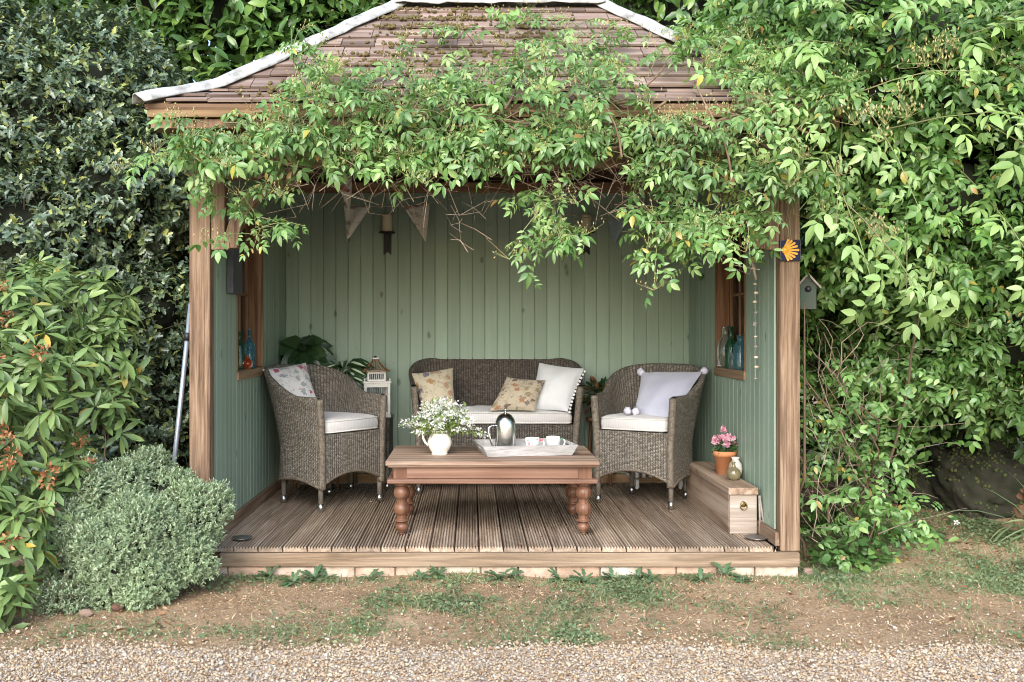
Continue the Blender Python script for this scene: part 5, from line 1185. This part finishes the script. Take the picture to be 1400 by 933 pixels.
SPIND=(np.array([(0,0,0),(.22,.35,0),(-.11,.35,.19),(-.11,.35,-.19),(0,1,0)]),[(0,1,2),(0,2,3),(0,3,1),(4,2,1),(4,3,2),(4,1,3)])
def buds(cs,parent,name='spent_buds',k=13,r=.045,sz=.019):
    c=np.repeat(cs,k,0); o=rng.normal(size=c.shape)*np.array((r,r*.7,r*.5)); pos=c+o+np.array((0,0,.03)); scatter(name,SPIND,pos,rnd(len(pos))*.3+np.array((0,0,1)),rnd(len(pos)),sz*rng.uniform(.6,1.2,len(pos)),M['bud'],parent)
    q=rng.uniform(size=len(c))<.6; stems('bud_stalks',c[q]-np.array((0,0,.015)),pos[q],.0012,M['bud'],parent,0,1)
kk=rng.choice(len(tips),270,False); buds(tips[kk],cr)
# mass of rose beside the post
ms=np.concatenate((lumps((2.0,3.9,.25,1.1,1.15,3.1),34,(.30,.46)),balls([(1130,60,5.6,70),(1180,150,5.3,80),(1250,60,5.2,90),(1330,150,5.2,90),(1400,60,5.2,90),(1220,240,5.4,70),(1300,270,5.3,80),(1390,260,5.3,90),(1165,230,5.6,45),(1190,330,5.7,60),(1270,370,5.6,70),(1370,380,5.6,80),(1060,60,5.8,60),(1110,-10,5.8,70),(1440,170,5.2,90),(1220,45,5.5,60),(1180,-20,5.7,60)])))
ms=ms[~((ms[:,0]-ms[:,3]<1.86)&(ms[:,2]<2.2))]
mr=thing('climbing_rose','dense bank of climbing rose billowing beside the scallop tile post','climbing plant',(2.6,.9,GZ))
def mass(o,sph,n,per,tl,ls,m,name,depth,corek,tp=ROSE_S):
    p,nn=sphere_pts(sph,n); pos,f,u,sc,a,b=twig_leaves(p,nn,per,tl,ls,depth,.7,.25,.7,.30)
    u=unit(u*.6+np.array((0,-.6,.65))+rnd(len(u))*.5); f=unit(f+np.array((0,0,-.15))+rnd(len(f))*.25); sc=sc*rng.uniform(.7,1.15,len(sc))
    scatter(name,tp,pos,f,u,sc,m,o); return p,nn,a,b
p,nn,a,bb=mass(mr,ms,2200,4,.24,.158,M['rose_leaf'],'leaves',.06,.8,ROSE)
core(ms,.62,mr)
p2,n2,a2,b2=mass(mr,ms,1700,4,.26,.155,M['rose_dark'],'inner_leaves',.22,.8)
q=rng.choice(len(a),300,False); stems('shoots',a[q]-(bb[q]-a[q])*.5,bb[q],.003,M['greenstem'],mr,.05)
fr=np.where(nn[:,1]<-.1)[0]; buds(bb[rng.choice(fr,170,False)],mr)
# long pale shoots arching out of the bank
st=[];di=[];le=[]
for px,py,d,dx,dz,l in ((1190,30,4.9,-.6,.25,.5),(1260,20,4.8,.2,.3,.5),(1150,60,5.0,-.8,.05,.45),(1220,110,4.8,.4,.1,.4),(1290,160,4.8,.7,.1,.4),(1150,190,5.0,-.2,-.5,.5),(1130,150,5.0,-.5,-.2,.45),(1200,170,4.8,.1,-.5,.45),(1150,260,4.95,.15,-.8,.5),(1180,300,4.9,.4,-.6,.45),(1350,170,4.9,.5,-.4,.5),(1290,60,4.8,.7,.3,.5),(1340,260,5.0,.3,-.6,.45),(1280,340,5.2,-.3,-.5,.4),(1240,310,5.1,-.2,-.6,.35),(1100,120,5.1,-.6,-.1,.4),(1060,180,5.1,-.5,-.4,.4),(1350,40,4.8,.6,.4,.4)):
    st.append(P(px,py,d)); di.append(unit(np.array((dx,-.45,dz)))); le.append(l)
st,di,le=np.array(st),np.array(di),np.array(le)
pos,f,u,s_,tp_=shoot(st,di,le,7,.25,.215); scatter('young_leaves',ROSE,pos,f,u,s_,M['rose_pale'],mr)
b=MB()
for A,D_,L,t in zip(st,di,le,tp_): b.tube([A-D_*.25,A,A+D_*L*.5+np.array((0,0,-.06*L)),t],[.004,.0035,.0028,.0015],5,False)
obj('long_shoots',b,M['greenstem'],mr,fixn=False)
buds(np.concatenate((P(1285,75,4.75)+rnd(7)*np.array((.10,.03,.05)),P(1215,165,4.75)+rnd(7)*np.array((.09,.03,.05)),P(1195,315,4.85)+rnd(3)*.03)),mr,'spent_buds',14,.04,.03)
# darker hanging hedge below the bank
lsph=np.concatenate((lumps((2.25,3.9,1.35,2.2,.95,1.7),26,(.28,.44)),balls([(1170,470,6.4,42),(1230,470,6.3,60),(1310,480,6.3,70),(1390,500,6.3,70),(1180,560,6.5,38),(1395,570,6.4,36),(1440,550,6.2,60),(1330,430,6.2,60)])))
hd=thing('overhanging_shrub','leafy green shrub hanging low over the mossy rocks','shrub',(2.9,1.7,GZ))
p,nn=sphere_pts(lsph,1700); pos,f,u,sc,a,bb=twig_leaves(p,nn,9,.28,.062,.08,.7,.1,.7,.35); u=unit(u*.5+np.array((0,-.6,.7))+rnd(len(u))*.3)
scatter('leaves',leafN((0,.2,.55,.85,1),(0,.26,.34,.16,0),.25,-.25),pos,f,u,sc,M['ivy'],hd); core(lsph,.62,hd); q=rng.choice(len(a),220,False); stems('twigs',a[q]-(bb[q]-a[q])*.6,bb[q],.003,M['twig'],hd,.05)
# bare tangle of old stems next to the post
bt=thing('old_rose_stems','tangle of bare brown climber stems beside the timber post','climbing plant',(1.95,.55,GZ))
b=MB()
for i in range(110):
    x0=rng.uniform(1.80,2.25); y0=rng.uniform(.1,.9); z0=rng.uniform(GZ,.9); pts=[np.array((x0,y0,z0))]; d=unit(rng.normal(size=3)*np.array((.7,.4,.6))+np.array((0,0,.5)))
    for q in range(6): d=unit(d+rng.normal(size=3)*.35+np.array((0,0,-.02))); pts.append(pts[-1]+d*rng.uniform(.06,.13))
    pts=[np.array((max(p[0],1.77),p[1],max(p[2],GZ-.02))) for p in pts]; b.tube(pts,np.linspace(rng.uniform(.0018,.004),.0012,7),4,False)
obj('stems',b,M['drytwig'],bt,fixn=False)
b=MB()
for i in range(9):
    p0=np.array((1.84+.07*i+rng.normal()*.03,.42+rng.normal()*.15,GZ-.02)); d=unit(np.array((rng.normal()*.25,rng.normal()*.15,1.0))); pts=[p0]
    for q in range(15): d=unit(d+rng.normal(size=3)*.22+np.array((0,.02,.06))); pts.append(pts[-1]+d*.11)
    pts=[np.array((min(max(p[0],1.79),2.35+.05*p[2]),max(p[1],.12),p[2])) for p in pts]; r0=rng.uniform(.006,.013); b.tube(pts,np.linspace(r0,r0*.4,16),7,False)
obj('main_stems',b,M['twig'],bt,fixn=False)
n=250; base=np.stack((rng.uniform(1.80,2.5,n),rng.uniform(-.05,.5,n),rng.uniform(-.05,1.0,n)),1)
scatter('leaves',ROSE_S,base,rnd(n)+np.array((0,-.6,-.1)),rnd(n)*.4+np.array((0,-.7,.7)),rng.uniform(.09,.15,n),M['rose_leaf'],bt)
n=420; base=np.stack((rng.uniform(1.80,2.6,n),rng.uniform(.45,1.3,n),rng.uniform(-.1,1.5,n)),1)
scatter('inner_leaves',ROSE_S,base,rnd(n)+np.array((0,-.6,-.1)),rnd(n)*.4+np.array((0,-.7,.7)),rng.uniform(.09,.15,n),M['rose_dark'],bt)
# low plants on the ground by the post
def clump(name,label,cat,px,py,n,rx,h,ls,tpl,m,group=None):
    d=FL*(EYE-GZ)/(py-CY); c=P(px,py,d); c[2]=float(ground_h(np.array(c[0]),np.array(c[1]))); o=thing(name,label,cat,c,group)
    pos=c+np.stack((rng.normal(size=n)*rx,rng.normal(size=n)*rx*.6,np.abs(rng.normal(size=n))*h+.01),1); pos[:,1]=np.minimum(pos[:,1],c[1]+rx)
    scatter('leaves',tpl,pos,rnd(n)*np.array((1,1,.4))+np.array((0,-.3,.2)),rnd(n)*.4+np.array((0,-.45,1)),ls*rng.uniform(.6,1.2,n),m,o)
    stems('stems',np.stack((c[0]+(pos[:,0]-c[0])*.5,c[1]+(pos[:,1]-c[1])*.5,np.full(n,c[2])),1)[:n//3],pos[:n//3],.0018,M['greenstem'],o,0,2); return o,c
IVYL=leafN((0,.12,.4,.75,1),(0,.3,.36,.18,0),.2,-.3)
clump('ground_ivy','clump of round leaved ivy at the foot of the timber post','plant',1165,775,260,.11,.07,.055,IVYL,M['ivy'])
clump('ground_ivy','leafy ivy patch spreading behind the clump at the post foot','plant',1150,735,220,.13,.09,.055,IVYL,M['ivy'])
o,c=clump('periwinkle','low periwinkle with white flowers among fallen leaves','plant',1240,748,150,.13,.07,.06,leafN((0,.3,.7,1),(0,.2,.18,0),.2,-.3),M['ivy'])
for px,py in ((1240,727),(1308,715),(1312,694)):
    d=FL*(EYE-GZ-.1)/(py-CY); q=P(px,py,d); scatter('flower',FLOWER,q[None,:]+rnd(1)*.002,np.array([[1,0,.2]]),np.array([[.1,-.8,.5]]),np.array([.022]),M['petal_white'],o,False)
o,c=clump('round_leaved_plant','plant with large round leaves at the foot of the rocks','plant',1388,712,16,.09,.07,.12,leafN((0,.1,.35,.7,.92,1),(0,.3,.46,.46,.25,0),.1,-.2),M['ivy'])
o,c=clump('strappy_plant','clump of arching pale strap leaves on the grass','plant',1402,752,46,.05,.05,.30,leafN((0,.15,.5,.8,1),(0,.022,.024,.015,0),.4,-.5),M['grass'])
clump('fern','small green seedling on the leaf litter near the hebe','plant',95,868,18,.02,.02,.05,IVYL,M['weed']) if False else None
WEEDL=leafN((0,.12,.3,.45,.6,.75,.9,1),(0,.06,.14,.08,.17,.1,.14,0),.2,-.45)
for i,(px,py) in enumerate(((368,790),(402,797),(430,791),(447,786),(505,789),(575,793),(598,789),(683,794),(700,790),(765,791),(800,795),(838,792),(872,790),(890,794),(958,797),(990,790),(1018,795))):
    d=FL*(EYE-GZ)/(max(py,787)-CY); c=P(px,py,d); c[2]=float(ground_h(np.array(c[0]),np.array(c[1]))); c[1]=min(c[1],-.05)
    n=int(rng.integers(9,20)); a=rng.uniform(0,2*PI,n); e=rng.uniform(.25,1.1,n); f=np.stack((np.cos(a)*np.cos(e),np.sin(a)*np.cos(e)-.25,np.sin(e)),1)
    o=scatter('weed',WEEDL,np.tile(c,(n,1))+f*.006-c,f,np.tile((0,-.2,1.),(n,1)),rng.uniform(.04,.085,n),M['weed'],None); o.location=tuple(c); ORG[o.name]=c
    tag(o,'small toothed green weed growing against the brick plinth','weed','weeds along the brick plinth')
# rocks and rubble
def rock(name,label,c,s,m,seed,sub=5,group=None):
    import bmesh
    bm=bmesh.new(); bmesh.ops.create_icosphere(bm,subdivisions=sub,radius=1)
    me=bpy.data.meshes.new(name); r=np.random.default_rng(seed)
    for v in bm.verts:
        p=np.array(v.co); k=1+.17*float(noise2(p[0]+p[2]*.7,p[1]-p[2]*.5,seed,.7,6))+.07*float(noise2(p[2]*2+p[0],p[1]*2-p[2],seed+1,1.6,6)); q=np.sign(p)*np.abs(p)**.8*k*np.array(s); v.co=q
    bm.to_mesh(me); bm.free(); me.polygons.foreach_set('use_smooth',[sub>2]*len(me.polygons)); o=link_mesh(name,me,m,None); o.location=tuple(c); ORG[o.name]=np.array(c); tag(o,label,'rock',group)
    if sub>2:
        vs=np.array([v.co for v in me.vertices]); ns=np.array([v.normal for v in me.vertices]); q=np.where((ns[:,2]>.15)&(noise2(vs[:,0]*3,vs[:,2]*3+vs[:,1]*2,seed,1.2,3)>-.35))[0]; q=rng.choice(q,min(len(q),2200)); 
        scatter('moss',PEB,vs[q]+np.array(c)+ns[q]*.002,rnd(len(q)),ns[q],rng.uniform(.008,.03,len(q)),M['moss_green'],o)
    return o
M['moss_green']=simple('cushion_moss',(.045,.06,.016),(.08,.09,.03),30,rough=1,bump=1,bscale=90)
c=P(1345,650,6.45); rock('mossy_rock','broad mossy brown boulder under the hanging shrub',(c[0],c[1],.14),(.33,.3,.27),M['rock'],4)
c=P(1262,650,6.7); rock('mossy_rock','smaller mossy rock next to the broad boulder',(c[0],c[1],.06),(.2,.2,.17),M['rock'],8)
c=P(1418,680,6.2); rock('mossy_rock','reddish brown rock beside the round leaved plant',(c[0],c[1],.05),(.16,.2,.2),simple('reddish_rock',(.20,.10,.06),(.10,.06,.04),5,rough=.9,bump=.8,bscale=20),12)
for i,(px,py,sx,lab) in enumerate(((245,795,.04,'pale broken brick under the hebe next to the plinth'),(268,786,.03,'small pale stone between the broken brick and the plinth'),(118,842,.03,'reddish stone edging the soil below the tuft of hebe'),(160,834,.028,'dark red stone at the hebe foot'),(1105,785,.028,'pale mortar lump beside the plinth end'))):
    d=FL*(EYE-GZ)/(py-CY); c=P(px,py,d); rock('stone',lab,(c[0],c[1],GZ+.012),(sx,sx*.7,.018),M['rubble'] if i!=3 else simple('red_stone',(.15,.075,.05),(.10,.055,.04),8,rough=.9),20+i,2)
for o in bpy.data.objects:
    if o.parent is not None and o.name.split('.')[0] in ('spent_buds','bud_stalks','dry_twigs','twigs','moss','shoots'): o['kind']='stuff'
# ------------------------------------------------------------------ light, sky, camera
W_=bpy.data.worlds.new('World'); S.world=W_; W_.use_nodes=True; nt=W_.node_tree; nt.nodes.clear()
sky=nt.nodes.new('ShaderNodeTexSky'); sky.sky_type='NISHITA'; sky.sun_disc=False
SUN_EL,SUN_AZ=math.radians(33),math.radians(-12)     # azimuth measured from the camera side (-Y), negative towards -X
sky.sun_elevation=SUN_EL; sky.air_density=1.0; sky.dust_density=1.2; sky.ozone_density=.6
to_sun=Vector((math.sin(SUN_AZ)*math.cos(SUN_EL),-math.cos(SUN_AZ)*math.cos(SUN_EL),math.sin(SUN_EL)))
sky.sun_rotation=math.atan2(to_sun.x,to_sun.y)
bg=nt.nodes.new('ShaderNodeBackground'); bg.inputs[1].default_value=.15; out=nt.nodes.new('ShaderNodeOutputWorld')
nt.links.new(sky.outputs[0],bg.inputs[0]); nt.links.new(bg.outputs[0],out.inputs[0])
sl=bpy.data.lights.new('sun','SUN'); sl.energy=1.5; sl.angle=math.radians(55); sl.color=(1,.975,.95)
so=bpy.data.objects.new('sun',sl); COL.objects.link(so); so.rotation_euler=(-to_sun).to_track_quat('-Z','Y').to_euler(); so.location=(-3,-6,8)
cam=bpy.data.cameras.new('camera'); cam.lens=35.0; cam.sensor_width=36; cam.sensor_fit='HORIZONTAL'; cam.shift_x=55/1400; cam.shift_y=-14.5/1400; cam.clip_start=.05; cam.clip_end=300
co=bpy.data.objects.new('camera',cam); COL.objects.link(co); co.location=(0,-D0,EYE); co.rotation_euler=(PI/2,0,0); S.camera=co
S.view_settings.view_transform='Standard'; S.view_settings.look='None'; S.view_settings.gamma=1; S.view_settings.exposure=1.68
S.render.engine='CYCLES'; S.cycles.max_bounces=8; S.cycles.transparent_max_bounces=8; S.cycles.use_denoising=True; S.cycles.pixel_filter_type='BLACKMAN_HARRIS'; S.cycles.filter_width=1.0
try: S.cycles.denoiser='OPENIMAGEDENOISE'
except Exception: pass
